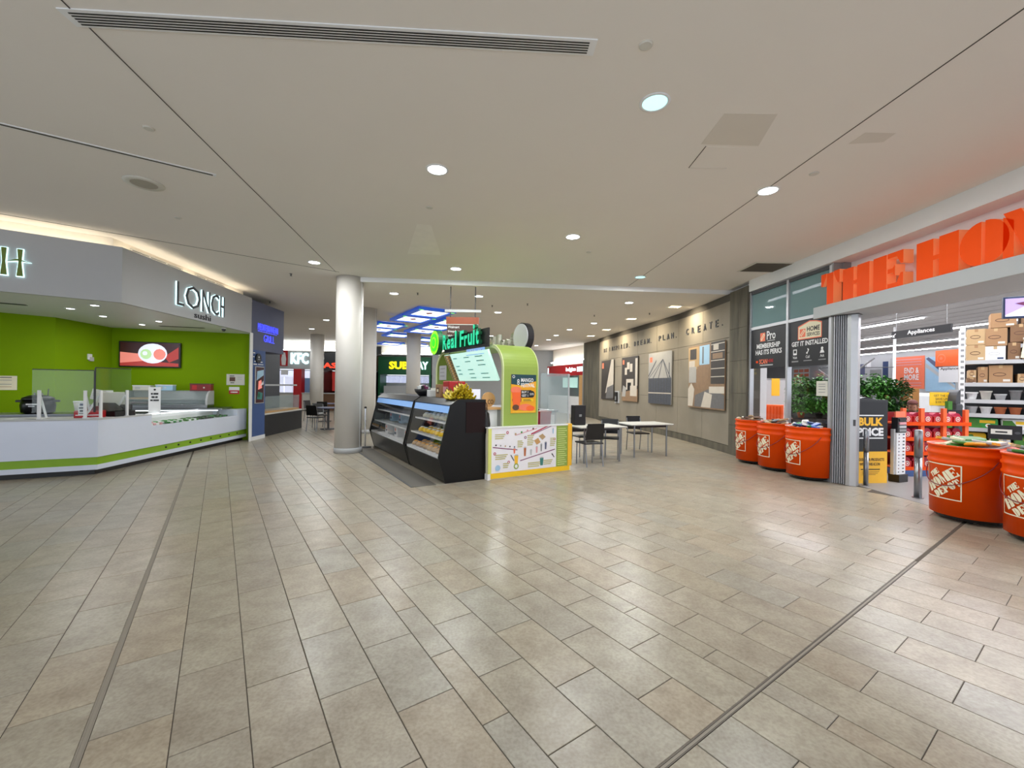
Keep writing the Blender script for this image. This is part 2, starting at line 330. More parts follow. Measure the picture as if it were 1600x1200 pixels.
seam((1.888, 4.593), (1.886, 4.18), 0.006, 3.9495, name='hatch_gap'); seam((1.9, 4.6), (2.3, 4.59), 0.004, 3.9495, key='ceiling_patch', name='hatch_gap')
MB().prism([(3.237, 4.111), (3.249, 3.924), (3.537, 3.927), (3.545, 4.071)], 3.9485, 3.951).build('plaster_patch', 'ceiling_patch', ceiling)
MB().prism([(-1.95, 7.75), (-1.45, 6.3), (-1.25, 6.35), (-1.35, 7.8)], 3.9485, 3.951).build('plaster_patch', 'white', ceiling).data.materials[0] = mat('patch_light', '#ede8e0', 0.9)
bulk = struct(MB().prism([(5.21, 9.34), (5.3, 7.6), (5.37, 6.0), (5.38, -3), (5.9, -3), (5.9, 9.34)], 3.7, 3.95).build('ceiling_bulkhead', 'white')); tag(bulk, 'white bulkhead along the ceiling above the hardware store front')
# ---------------- stone wall, gently curved
WP = [(5.2, 10.1), (5.2, 11.55), (5.1, 13.0), (4.92, 14.4), (4.68, 15.8), (4.45, 17.2), (4.25, 18.6), (4.1, 19.9)]
wr = MB()
for a, b in zip(WP, WP[1:]): wr.slab((b[0]+0.03, b[1]), (a[0]+0.03, a[1]), 0.25, 0, 3.85) if False else wr.slab((a[0]+0.028, a[1]), (b[0]+0.028, b[1]), -0.25, 0, 3.85)
wall_right = struct(wr.build('wall_right', 'seam')); tag(wall_right, 'curved wall of grey beige stone panels with steel letters and photo posters')
for i, (a, b) in enumerate(zip(WP, WP[1:])):
    A = Vector(a); B = Vector(b); d = (B-A).normalized(); g = d*0.005
    for z0, z1 in ((0.195, 1.281), (1.289, 2.416), (2.424, 2.786), (2.794, 3.66)):
        MB().slab(tuple(A+g), tuple(B-g), -0.03, z0, z1).build('panel', 'panel_stone', wall_right, bevel=0.003)
    MB().slab(tuple(A-Vector((0.015, 0))), tuple(B-Vector((0.015, 0))), -0.045, 0, 0.185).build('skirting', 'pillar_stone', wall_right)
wp2 = struct(MB().box(5.2, 5.5, 9.36, 10.095, 0, 3.85).build('wall_pillar', 'seam')); tag(wp2, 'dark rough concrete pillar between stone wall and store window')
for i, (z0, z1) in enumerate(((0, 0.7), (0.706, 1.45), (1.456, 2.2), (2.206, 2.95), (2.956, 3.85))):
    MB().box(5.185, 5.21, 9.345, 9.72, z0, z1).build('block', 'pillar_stone', wp2); MB().box(5.185, 5.21, 9.726, 10.1, z0, z1).build('block', 'pillar_stone', wp2)
    MB().box(5.21, 5.262, 9.345, 9.37, z0, z1).build('block', 'pillar_stone', wp2)
we = struct(MB().prism([(4.1, 19.92), (4.1, 20.6), (3.75, 22.2), (4.6, 22.2), (4.6, 19.92)], 0, 3.85).build('wall_end_pier', 'pillar_stone')); tag(we, 'dark concrete pier at the far end of the stone wall')
# ---------------- back and side walls closing the far food court
wb = struct(MB().box(-17, 6, 27.3, 27.5, 0, 3.95).build('wall_back', 'light_grey')); tag(wb, 'plain wall behind the far food stalls')
wl = struct(MB().box(-17, -16.8, 11, 27.3, 0, 3.95).build('wall_left', 'light_grey')); tag(wl, 'plain side wall of the far food court')
# ---------------- hardware store shell
ws = struct(MB().box(29.6, 29.8, -4, 52, 0, 4.6).build('wall_store_far', 'light_grey')); tag(ws, 'far wall inside the hardware store')
ws2 = struct(MB().box(5.7, 30, 51.8, 52, 0, 4.6).build('wall_store_end', 'light_grey')); tag(ws2, 'end wall inside the hardware store')
ws4 = struct(MB().box(5.5, 5.8, 9.62, 52, 0, 4.6).build('wall_store_side', 'white')); tag(ws4, 'white inner side wall of the hardware store')
cs = struct(MB().box(5.45, 30, -4, 52, 4.6, 4.7).build('ceiling_store', 'store_ceiling')); tag(cs, 'ribbed grey metal deck ceiling of the hardware store')
for k in range(26): MB().box(7+k*0.9, 7.06+k*0.9, -4, 52, 4.575, 4.6).build('deck_rib', 'store_ceiling', cs)
# store front: window with frames, posters stay separate
GA, GB = (5.262, 9.36), (5.41, 7.1); gd = (Vector(GB)-Vector(GA)).normalized(); GR = math.atan2(gd.y, gd.x)
def glass_pt(t): return (GA[0]+gd.x*t, GA[1]+gd.y*t)
win = thing('window_1', 'tall store window with frosted upper panes and aluminium mullions', 'window', (GA[0], GA[1], 0), GR, kind='structure')
for x in (0.03, 1.178, 2.2): MB().box(x-0.028, x+0.028, -0.03, 0.06, 0, 3.68).build('mullion', 'alu', win, bevel=0.004)
for x0, x1 in ((0.058, 1.15), (1.206, 2.172)):
    MB().box(x0, x1, -0.025, 0.05, 2.84, 2.9).build('transom', 'alu', win); MB().box(x0, x1, -0.025, 0.05, 3.62, 3.68).build('head_rail', 'dark_grey', win)
    MB().box(x0, x1, -0.025, 0.05, 0, 0.12).build('sill', 'alu', win)
    MB().box(x0, x1, 0.008, 0.016, 2.9, 3.62).build('upper_pane', 'frost', win); MB().box(x0, x1, 0.008, 0.016, 0.12, 2.84).build('pane', 'glass', win)
MB().box(2.228, 2.262, -0.03, 0.35, 0, 3.7).build('jamb', 'grey', win); MB().box(2.262, 2.3, 0.12, 0.4, 0, 3.7).build('jamb', 'grey', win)
fw = struct(MB().box(5.66, 5.76, -3, 7.41, 2.86, 3.77).build('wall_fascia', 'white')); tag(fw, 'white wall strip behind the big orange store letters')
fw2 = MB().box(5.76, 6.15, -3, 7.41, 3.05, 4.6).build('lintel', 'light_grey', fw)
bm = struct(MB().box(5.3, 6.15, -3, 7.46, 2.8, 3.0).build('trim_1', 'ledge', bevel=0.006)); tag(bm, 'white projecting ledge carrying the orange store letters')
# ================================================================== CEILING FIXTURES
def downlight(x, y, z, label, group=None, key='lamp', r=0.105, light=True):
    t = thing('recessed_downlight', label, 'ceiling light', (x, y, z), 0, group)
    MB().lathe([(r+0.022, 0.0), (r+0.022, -0.006), (r, -0.008), (r-0.004, 0.0)], n=24).build('trim_ring', 'white', t, smooth=True)
    MB().lathe([(r-0.003, -0.001), (r-0.003, -0.004)], n=24).build('lens', key, t)
    if light: area_light('downlight_lamp', (0, 0, -0.02), 0.2, 0.2, DOWN_W, (0.96, 0.99, 1.0), shape='DISK', parent=t)
    return t
near = [(1.167, 3.551, 'lamp_cyan', 'cyan-tinted recessed downlight, largest one in the ceiling'), (-0.868, 4.71, 'lamp', 'white recessed downlight above the middle of the tiled floor'),
        (3.058, 5.101, 'lamp', 'recessed downlight sitting on the ceiling seam before the orange letters'), (0.94, 6.76, 'lamp', 'recessed downlight above the printed board of the juice kiosk'),
        (-1.195, 8.715, 'lamp', 'recessed downlight just before the ceiling step above the juice kiosk'), (2.75, 9.166, 'lamp_cyan', 'bluish recessed downlight at the end of the ceiling seam'),
        (-3.964, 8.396, 'lamp', 'recessed downlight beside the top of the big round column')]
for x, y, k, l in near: downlight(x, y, 3.95, l, 'recessed downlights', k)
far = [(-3.02, 10.694, 'round recessed downlight just right of the big column top'), (-0.89, 10.9, 'round recessed downlight behind the rods of the hanging directory sign'), (3.145, 11.453, 'round recessed downlight closest to the stone wall lettering'), (-0.473, 13.237, 'round recessed downlight behind the kiosk letters')]
for x, y, l in far: downlight(x, y, 3.85, l, 'recessed downlights')
for x, y in ((2.92, 15.214), (2.289, 17.009), (1.95, 19.0), (1.77, 20.855), (1.345, 23.896), (0.6, 16.2), (-1.0, 19.5)): downlight(x, y, 3.85, 'round recessed downlight in the row receding above the far concourse', 'far concourse downlights')
for x, y in ((-7.07, 16.0), (-8.9, 18.7), (-5.4, 22.5), (-11.5, 21)): downlight(x, y, 3.95, 'round recessed downlight over the far food court beside the columns', 'far food court downlights')
for x, y, l in ((3.95, 14.121, 'warm square spotlight first in the row along the stone wall'), (3.72, 16.864, 'warm square spotlight second in the row along the stone wall'), (3.5, 19.0, 'warm square spotlight third in the row along the stone wall'), (4.55, 11.9, 'warm square spotlight washing the steel lettering on the stone wall')):
    t = thing('square_spotlight', l, 'ceiling light', (x, y, 3.85), 0.1, 'warm wall spotlights')
    m = MB(); m.box(-0.17, 0.17, -0.17, -0.14, -0.012, 0); m.box(-0.17, 0.17, 0.14, 0.17, -0.012, 0); m.box(-0.17, -0.14, -0.14, 0.14, -0.012, 0); m.box(0.14, 0.17, -0.14, 0.14, -0.012, 0); m.build('trim_frame', 'white', t)
    MB().box(-0.135, 0.135, -0.11, 0.11, -0.006, -0.001).build('lens', 'lamp_warm', t)
    area_light('spot_lamp', (0.1, 0, -0.03), 0.2, 0.2, 26, (1.0, 0.86, 0.62), rot=(0, math.radians(-38), 0), spread=2.2, parent=t)
t = thing('slot_diffuser', 'long white slot diffuser with dark louvres in the ceiling', 'air vent', (-2.95, 2.795, 3.95), math.atan2(0.185, 3.474))
bx('frame', 'white', t, -0.03, 3.51, -0.07, 0.07, -0.008, 0.0)
for k in range(5): bx('louvre_slot', 'black', t, 0.02, 3.46, -0.046+k*0.022, -0.036+k*0.022, -0.010, -0.0075)
t = thing('linear_diffuser', 'thin single-slot air diffuser in the ceiling above the sushi counter', 'air vent', (-6.2, 3.05, 3.95), math.atan2(0.939, 1.377))
bx('frame', 'white', t, 0, 3.3, -0.03, 0.03, -0.008, 0); bx('louvre_slot', 'seam', t, 0.03, 3.27, -0.014, 0.014, -0.010, -0.0075)
t = thing('ceiling_speaker', 'round greyish ceiling speaker before the sushi stall', 'speaker', (-4.5, 5.127, 3.95))
MB().lathe([(0.2, 0), (0.2, -0.01), (0.15, -0.014)], n=28).build('rim', 'offwhite', t, smooth=True); MB().lathe([(0.135, -0.013), (0.13, -0.018)], n=28).build('grille', mat('grille', '#a9a396', 0.8), t)
t = thing('return_grille', 'square brown-grey return air grille in the ceiling by the store window', 'air vent', (4.56, 7.95, 3.95), 0.02)
bx('frame', 'offwhite', t, 0, 0.76, 0, 0.66, -0.012, 0)
for k in range(14): bx('louvre', mat('grille_dark', '#5c554b', 0.7), t, 0.04, 0.72, 0.045+k*0.041, 0.068+k*0.041, -0.018, -0.011)
for x, y, z, l in ((0.903, 2.956, 3.95, 'flush round sprinkler cover near the long slot diffuser'), (-1.15, 5.715, 3.95, 'small round sprinkler cover between downlights at mid ceiling'), (3.313, 4.679, 3.95, 'small round sprinkler cover beside the ceiling seam'), (-3.484, 4.01, 3.95, 'small round sprinkler cover before the ceiling speaker'), (-4.933, 6.195, 3.95, 'small round sprinkler cover behind the ceiling speaker'), (1.334, 7.519, 3.95, 'small round sprinkler cover above the mall floor behind the fourth downlight')):
    t = thing('sprinkler_cover', l, 'sprinkler', (x, y, z), 0, 'sprinkler covers')
    MB().lathe([(0.045, 0), (0.045, -0.008), (0.038, -0.012)], n=20).build('cover', 'offwhite', t, smooth=True); MB().lathe([(0.05, 0.0), (0.05, -0.003)], n=20).build('shadow_ring', 'ceiling_patch', t)
for x, y, z in ((-2.4, 10.6, 3.85), (-0.6, 12.1, 3.85), (-4.9, 9.3, 3.95), (-7.2, 12.5, 3.95), (0.4, 11.8, 3.85), (2.6, 13.5, 3.85), (4.2, 13.0, 3.85)):
    t = thing('pendent_sprinkler', 'small dark pendent sprinkler head under the far ceiling', 'sprinkler', (x, y, z), 0, 'pendent sprinklers')
    MB().lathe([(0.028, 0), (0.028, -0.006), (0.01, -0.008), (0.01, -0.04), (0.026, -0.043), (0.026, -0.046)], n=12).build('head', 'dark_grey', t)

# ================================================================== SUSHI STALL
def poff(path, d):
    out = []
    for i, p in enumerate(path):
        ns = []
        for a, b in ((path[i-1], p) if i else (None, None), (p, path[i+1]) if i < len(path)-1 else (None, None)):
            if a is None: continue
            e = (Vector(b)-Vector(a)).normalized(); ns.append(Vector((-e.y, e.x)))
        n = sum(ns, Vector((0, 0))).normalized(); k = d/max(0.3, n.dot(ns[0])); out.append((p[0]+n.x*k, p[1]+n.y*k))
    return out
def band(path, d0, d1, z0, z1): return MB().prism(poff(path, d0)+poff(path, d1)[::-1], z0, z1)
CE, C0, C1 = (-9.476, 5.429), (-6.764, 6.911), (-7.143, 11.394); CP, CQ = (-6.861, 8.055), (-7.105, 10.944)
counter = thing('sushi_counter', 'white sushi bar counter with green stripe, sunken display and black plinth', 'counter', (-6.764, 6.911, 0)); off = Matrix.Translation((6.764, -6.911, 0))
def under(o, root): o.parent = root; o.location = tuple(-v for v in root.location); return o
full = [CE, C0, C1]
under(band(full, 0.09, 0.62, 0.0, 0.088).build('plinth', 'black'), counter); under(band(full, 0.0, 0.64, 0.088, 0.167).build('lower_panel', 'white_gloss'), counter)
under(band(full, 0.02, 0.64, 0.167, 0.293).build('green_stripe', 'stripe_green'), counter); under(band([CE, C0, CP], 0, 0.66, 0.293, 0.895).build('front_panel', 'white_gloss'), counter)
under(band([CE, C0, CP], -0.004, 0.7, 0.895, 0.918).build('worktop', 'light_grey'), counter); under(band([CP, CQ], 0, 0.05, 0.293, 0.69).build('front_panel', 'white_gloss'), counter)
under(band([CP, CQ], 0.05, 0.66, 0.293, 0.66).build('display_well', 'white'), counter); under(band([CQ, C1], 0, 0.66, 0.293, 0.845).build('end_cabinet', 'white_gloss'), counter)
under(band([CP, CQ], 0.60, 0.66, 0.62, 0.84).build('well_back', 'white'), counter)
e2 = (Vector(C1)-Vector(C0)).normalized(); n2 = Vector((-e2.y, e2.x)); e1 = (Vector(C0)-Vector(CE)).normalized(); n1 = Vector((-e1.y, e1.x))
def F1(s, d): p = Vector(C0)-e1*s+n1*d; return (p.x, p.y)
def F2(s, d): p = Vector(C0)+e2*s+n2*d; return (p.x, p.y)
A1 = math.atan2(e1.y, e1.x); A2 = math.atan2(e2.y, e2.x)
for k in range(8):
    x, y = F2(1.55+k*0.36, 0.014); under(MB().lathe([(0.016, 0.215), (0.016, 0.245)], c=(x, y), n=10).build('stripe_stud', 'black'), counter)
g = MB().slab(F2(1.2, 0.07), F2(4.0, 0.07), 0.006, 0.69, 0.835).build('display_glass', 'acrylic'); under(g, counter)
bar = MB().box(0, 2.7, -0.02, 0.02, 0, 0.02).build('light_bar', 'lamp_soft'); bar.location = (F2(1.25, 0.58)[0], F2(1.25, 0.58)[1], 0.85); bar.rotation_euler = (0, 0, A2); tag(bar, 'thin white light bar over the sunken sushi display', 'light bar')
for k in range(5):
    x, y = F2(1.42+k*0.56, 0.3); t = thing('sushi_tray', ['tray of pink salmon sushi nearest the till in the sunken display', 'second tray of green and white sushi in the display', 'third tray of sushi garnished with leaves in the display', 'fourth tray of dark sushi rolls in the display', 'last tray of sushi rolls at the far end of the display'][k], 'tray', (x, y, 0.66), A2, 'sushi trays')
    bx('tray', 'charcoal' if k % 2 else 'white', t, -0.25, 0.25, -0.22, 0.22, 0, 0.02)
    for i in range(5):
        for j in range(3):
            kk = [('pink', 'white'), ('green', 'white'), ('leaf', 'white'), ('leaf_dark', 'charcoal'), ('leaf_dark', 'green')][k][(i+j) % 2]
            MB().box(-0.2+i*0.085, -0.135+i*0.085, -0.17+j*0.12, -0.09+j*0.12, 0.02, 0.06+0.02*((i*j) % 2)).build('sushi_piece', kk, t, bevel=0.012)
# shields
def shield(label, p, q, z0, z1, edges):
    d = Vector(q)-Vector(p); L = d.length; t = thing('acrylic_shield', label, 'screen', (p[0], p[1], 0.918), math.atan2(d.y, d.x), 'counter shields'); z0 -= 0.918; z1 -= 0.918
    bx('pane', 'acrylic', t, 0, L, -0.003, 0.003, z0, z1); bx('top_edge', 'black', t, 0, L, -0.006, 0.006, z1, z1+0.014)
    for x in edges: bx('side_edge', 'black', t, x-0.006, x+0.006, -0.007, 0.007, z0, z1)
    for x in (0.12*L, 0.86*L):
        bx('support_post', 'white', t, x-0.02, x+0.02, -0.03, -0.006, 0, 0.46); MB().ext([(x-0.012, 0.006, 0.36), (x+0.012, 0.006, 0.36), (x+0.012, 0.22, 0.0), (x-0.012, 0.22, 0.0)], (0, 0.012, 0.02)).build('brace', 'white', t)
        bx('foot', 'white', t, x-0.03, x+0.03, -0.03, 0.24, 0, 0.012)
    return t
shield('clear acrylic counter shield with black top edge facing the concourse', F1(0.8, 0.1), F1(0.08, 0.1), 1.02, 1.70, (0.72,))
shield('clear acrylic counter shield around the corner beside the black till', F2(0.06, 0.1), F2(0.78, 0.1), 1.02, 1.75, (0.0,))
def on(path_fn, s, d, z, name, label, cat, group=None, rz=0): x, y = path_fn(s, d); return thing(name, label, cat, (x, y, z), rz, group)
def card(label, pt, rz, z, w, h, lines, key='white'):
    t = thing('counter_card', label, 'sign', (pt[0], pt[1], z), rz, 'counter cards'); bx('sheet', key, t, -w/2, w/2, 0, 0.006, 0, h); bx('foot', 'acrylic', t, -w/2, w/2, 0, 0.06, 0, 0.006)
    prints('print', t, (-w/2, 0, 0), (1, 0), lines); return t
face = lambda p: math.atan2(p[1], p[0])+PI/2
cd = lambda x, y: (x, y)
def towards(p): return math.atan2(-p[1], -p[0])+PI/2
p = F2(0.72, 0.45); card('white upright card with logo and dark lines behind the till', p, towards(p), 1.1, 0.16, 0.27, [([(0.05, 0.19), (0.11, 0.2), (0.12, 0.23), (0.07, 0.24), (0.04, 0.22)], 'navy'), (0.03, 0.13, 0.13, 0.148, 'black'), (0.035, 0.095, 0.125, 0.113, 'black'), (0.04, 0.05, 0.12, 0.07, 'dark_grey')])
bx('card_riser', 'light_grey', None, 0, 0.1, 0, 0.1, 0, 0.18).location = (p[0]-0.05, p[1]+0.02, 0.92)
tag(bpy.data.objects['card_riser'], 'small grey block under the upright logo card', 'stand')
p = F2(2.1, 0.63); card('white upright card with printed dark lines before the curved case', p, towards(p), 0.84, 0.2, 0.58, [(disc(0.1, 0.525, 0.02, 10), 'black'), (0.04, 0.42, 0.07, 0.455, 'black'), (0.08, 0.42, 0.16, 0.455, 'black'), (0.05, 0.35, 0.1, 0.385, 'black'), (0.11, 0.35, 0.15, 0.385, 'black'), (0.03, 0.285, 0.07, 0.315, 'black'), (0.08, 0.285, 0.17, 0.315, 'black')])
p = F2(0.66, 0.26); t = thing('till', 'black till terminal with receipt printer beside the shield', 'till', (p[0], p[1], 0.918), A2)
bx('base', 'black', t, -0.2, 0.24, -0.16, 0.16, 0, 0.09, bevel=0.01); bx('printer', 'charcoal', t, 0.05, 0.25, -0.1, 0.1, 0.09, 0.2, bevel=0.012); MB().ext([(-0.18, -0.14, 0.1), (-0.02, -0.14, 0.1), (-0.02, -0.14, 0.13), (-0.18, -0.14, 0.24)], (0, 0.28, 0)).build('screen', 'black_gloss', t)
p = F1(0.2, 0.36); t = thing('red_box', 'red box with white band on the counter corner', 'box', (p[0], p[1], 0.918), A1); bx('carton', 'red', t, -0.17, 0.17, -0.11, 0.11, 0, 0.12, bevel=0.006); prints('print', t, (-0.17, -0.11, 0), (1, 0), [(0.02, 0.04, 0.32, 0.055, 'white')]); bx('upper_carton', 'deep_red', t, -0.06, 0.13, -0.08, 0.08, 0.12, 0.19)
p = F1(0.24, 0.14); t = thing('menu_strip', 'narrow white card with small pictures on a shield post', 'sign', (p[0], p[1], 0.918), A1); bx('card', 'white', t, -0.04, 0.04, -0.01, 0, 0.06, 0.26)
prints('print', t, (-0.04, -0.01, 0.06), (1, 0), [(0.02, 0.15, 0.06, 0.185, 'navy'), (0.01, 0.1, 0.07, 0.125, 'dark_grey'), (0.02, 0.05, 0.06, 0.08, 'black'), (0.01, 0.015, 0.07, 0.03, 'grey')])
p = F1(0.95, 0.3); t = thing('magazine', 'loose papers lying on the front counter', 'papers', (p[0], p[1], 0.918), A1-0.2)
for i in range(3): bx('sheet', ('white', 'light_grey', 'offwhite')[i], t, -0.2+i*0.1, 0.05+i*0.12, -0.1+i*0.02, 0.1, 0.001+i*0.003, 0.003+i*0.003)
# prep counter behind
prep = thing('prep_counter', 'grey steel prep counter behind the white sushi bar', 'counter', (C0[0], C0[1], 0))
pp = [F1(3.0, 1.15), F1(-0.35+0.6, 1.15)]
under(MB().slab(pp[0], pp[1], 0.62, 0.0, 0.9).build('body', 'light_grey'), prep); under(MB().slab(F1(3.0, 1.12), F1(0.22, 1.12), 0.68, 0.9, 0.94).build('worktop', 'steel'), prep)
p = F1(1.2, 1.42); t = thing('rice_cooker', 'black domed rice cooker on the prep counter', 'rice cooker', (p[0], p[1], 0.94), A1)
MB().lathe([(0.16, 0), (0.21, 0.02), (0.225, 0.15), (0.2, 0.24)], n=28).build('body', 'black_gloss', t, smooth=True); MB().lathe([(0.21, 0.24), (0.2, 0.28), (0.12, 0.32), (0.03, 0.335)], n=28).build('lid', 'black', t, smooth=True)
bx('handle', 'charcoal', t, -0.28, -0.2, -0.03, 0.03, 0.2, 0.24, bevel=0.01); bx('handle', 'charcoal', t, 0.2, 0.28, -0.03, 0.03, 0.2, 0.24, bevel=0.01); MB().tube([(-0.05, 0, 0.33), (-0.05, 0, 0.36), (0.05, 0, 0.36), (0.05, 0, 0.33)], 0.012).build('lid_knob', 'steel', t); prints('print', t, (-0.07, -0.235, 0.16), (1, 0), [(0, 0, 0.14, 0.022, 'white'), (0.03, -0.035, 0.11, -0.012, 'light_grey')])
MB().tube([(0.12, 0, 0.3), (0.13, 0, 0.44)], 0.008).build('spoon_handle', 'charcoal', t)
p = F1(0.62, 1.35); t = thing('paper_roll', 'white tapered paper cup stack on the prep counter', 'cups', (p[0], p[1], 0.94)); MB().lathe([(0.07, 0), (0.1, 0.2)], n=18).build('cup', 'offwhite', t, smooth=True); MB().lathe([(0.1, 0.2), (0.106, 0.21), (0.1, 0.22)], n=18).build('rim', 'white', t)
p = F1(0.44, 1.4); t = thing('black_canister', 'short dark canister with grey lid on the prep counter', 'canister', (p[0], p[1], 0.94)); MB().lathe([(0.08, 0), (0.08, 0.12)], n=16).build('body', 'dark_grey', t, smooth=True); MB().lathe([(0.085, 0.12), (0.085, 0.15), (0.03, 0.16)], n=16).build('lid', 'grey', t)
p = F1(0.06, 0.75); t = thing('menu_screen', 'grey back of a tilted order screen by the shields', 'monitor', (p[0], p[1], 0.918), A1+0.1); bx('screen_back', 'offwhite', t, -0.2, 0.2, -0.02, 0.02, 0.1, 0.42, bevel=0.01); bx('stand', 'light_grey', t, -0.05, 0.05, -0.015, 0.015, 0, 0.12); bx('foot', 'light_grey', t, -0.1, 0.1, -0.07, 0.07, 0, 0.012)
p = F1(0.24, 0.8); t = thing('taped_notice', 'crooked white notice sheets taped by the order screen', 'notice', (p[0], p[1], 1.22), A1); MB().ext([(-0.1, 0, 0), (0.08, 0, -0.05), (0.12, 0, 0.14), (-0.06, 0, 0.18)], (0, 0.006, 0)).build('sheet', 'offwhite', t)
MB().tube([(0, 0.01, -0.3), (0, 0.01, 0.1)], 0.008).build('stick', 'grey', t); prints('print', t, (-0.08, -0.001, 0.03), (0.96, 0, -0.28), [(0.02, 0.07, 0.16, 0.08, 'grey'), (0.02, 0.04, 0.14, 0.05, 'grey')])
# stall shell
SE, S1, S2 = (-10.4, 4.163), (-6.493, 7.006), (-6.862, 11.098)
W3, W0, W1, W2 = (-12.4, 5.36), (-9.571, 8.842), (-9.895, 10.43), (-7.099, 11.399); WM = (-10.036, 8.264)
gw = MB(); gw.slab(W3, W0, 0.1, 0, 2.85); gw.slab(W0, W1, 0.1, 0, 2.85); gw.slab(W1, W2, 0.1, 0, 2.85)
struct(tag(gw.build('wall_sushi', 'lime_wall'), 'lime green back walls of the sushi stall'))
struct(tag(MB().prism([(-7.10, 11.39), (-6.85, 11.02), (-6.84, 11.1), (-7.0, 11.5)], 0, 2.85).build('trim_2', 'white'), 'white corner post ending the sushi stall'))
struct(tag(MB().prism(poff([SE, S1, S2], 0.04)+[(W2[0], W2[1]), W1, W0, W3], 2.85, 2.9).build('ceiling_sushi', 'white'), 'white soffit over the sushi stall'))
fs = thing('sushi_fascia', 'pale grey angled sign band with glowing letters above the sushi counter', 'sign', (S1[0], S1[1], 2.85))
under(band([SE, S1, S2], 0.0, 0.07, 2.842, 3.76).build('sign_band', 'fascia'), fs)
ef = (Vector(S2)-Vector(S1)).normalized(); eg = (Vector(S1)-Vector(SE)).normalized()
def word(root, s, o, right, w, h, depth=0.03):
    under(lettering(s, None, o, right, w, h, 'neon_white', 0.02, 0.03, 0.004, name='letter_glow'), root); under(lettering(s, None, o, right, w, h, 'dark_grey', 0.012, -0.004, 0.03, name='lettering'), root)
sx = 1.255
for ch, x0, w in (('L', 0, 0.2), ('O', 0.25, 0.46), ('N', 0.78, 0.26), ('C', 1.09, 0.29), ('H', 1.43, 0.16)):
    q = Vector(S1)+ef*(sx+x0*0.985); tall = 0.46
    under(lettering(ch, None, (q.x, q.y, 3.05), ef, w, tall, 'neon_white', 0.02, 0.004, 0.004, name='letter_glow'), fs)
    under(lettering(ch, None, (q.x, q.y, 3.05), ef, w, tall, 'dark_grey', 0.012, -0.006, 0.03, name='letter_face'), fs)
q = Vector(S1)+ef*1.82; under(lettering('sushi', None, (q.x, q.y, 2.885), ef, 0.55, 0.125, 'black', 0.01, 0.004), fs)
def brush(root, s0, w):
    o = (Vector(S1)+eg*s0); fr = frame_of((o.x, o.y, 3.09), eg); m = MB(); mg = MB()
    for mm, gr, off, dep, key in ((mg, 0.01, 0.004, 0.018, 'neon_white'), (m, 0.0, 0.028, 0.014, mat('olive', '#6a7d2c', 0.5))):
        kk = 'olive' if mm is m else 'neon_white'
        for x in (0.0, 0.16):
            flat_ext(mm, [(x-gr, -gr), (x+0.065+gr, -gr), (x+0.048+gr, 0.2), (x+0.06+gr, 0.4+gr), (x+0.005-gr, 0.4+gr), (x+0.017-gr, 0.2)], [(0, 1, 2, 3, 4, 5)], fr, off, dep, kk)
        flat_ext(mm, [(0.06-gr, 0.2-gr), (0.16, 0.225-gr), (0.3+gr, 0.215), (0.16, 0.255+gr)], [(0, 1, 2, 3)], fr, off, dep, kk)
    under(mg.build('letter_glow', 'neon_white'), root); under(m.build('brush_letter', 'olive'), root)
brush(fs, -1.318, 0.2)
for x, y, l in ((-8.074, 7.705, 'small soffit spotlight over the rice cooker'), (-7.27, 7.341, 'small soffit spotlight by the corner of the sushi sign'), (-8.32, 8.574, 'small soffit spotlight over the middle of the sushi stall'), (-8.565, 9.759, 'small soffit spotlight in front of the sushi television'), (-7.711, 9.198, 'small soffit spotlight over the sunken sushi display')):
    t = downlight(x, y, 2.849, l, 'sushi stall spotlights', 'lamp', 0.06, False); area_light('spot_lamp', (0, 0, -0.02), 0.1, 0.1, 6, shape='DISK', parent=t)
for x, y, r, l in ((-8.9, 7.15, 0.62, 'long dark air slot in the soffit by the rice cooker'), (-7.9, 10.1, 0.3, 'dark air slot in the soffit over the sushi display')):
    t = thing('soffit_slot', l, 'air vent', (x, y, 2.849), r); bx('frame', 'dark_grey', t, -0.45, 0.45, -0.06, 0.06, -0.006, 0); bx('slot', 'black', t, -0.42, 0.42, -0.03, 0.03, -0.01, -0.005)
t = thing('security_camera', 'small dome camera under the soffit end of the sushi stall', 'camera', (-6.98, 10.2, 2.849)); MB().lathe([(0.05, 0), (0.05, -0.02), (0.03, -0.025)], n=16).build('mount', 'white', t); MB().lathe([(0.045, -0.025), (0.045, -0.05), (0.02, -0.08)], n=16).build('dome', 'dark_grey', t, smooth=True)
ew = (Vector(W2)-Vector(W1)).normalized()
def on_wall(A, s, z, name, label, cat, e, group=None): return thing(name, label, cat, (A[0]+e.x*s, A[1]+e.y*s, z), math.atan2(e.y, e.x), group)
t = on_wall(W1, 0.17, 1.89, 'television', 'wall television showing a sushi roll on a dark red ground', 'television', ew)
bx('casing', 'black', t, 0, 1.27, -0.07, 0, 0, 0.64, bevel=0.008); bx('panel', 'screen_dark', t, 0.03, 1.24, -0.076, -0.069, 0.03, 0.61)
prints('picture', t, (0.03, -0.076, 0.03), (1, 0), [([(0, 0.02), (0.5, 0.1), (0.45, 0.3), (0, 0.34)], 'screen_pink'), ([(0, 0), (1.2, 0), (1.2, 0.08), (0.5, 0.13), (0, 0.07)], 'screen_red'), ([(0.9, 0.25), (1.2, 0.5), (1.2, 0.2), (1.0, 0.1)], 'screen_red'), (disc(0.66, 0.32, 0.3, 20, 0.25), 'screen_white'), (disc(0.52, 0.3, 0.12, 12, 0.13), 'screen_green'), (disc(0.8, 0.3, 0.13, 12, 0.14), 'screen_pink'), (disc(0.5, 0.32, 0.05, 10), 'screen_white')])
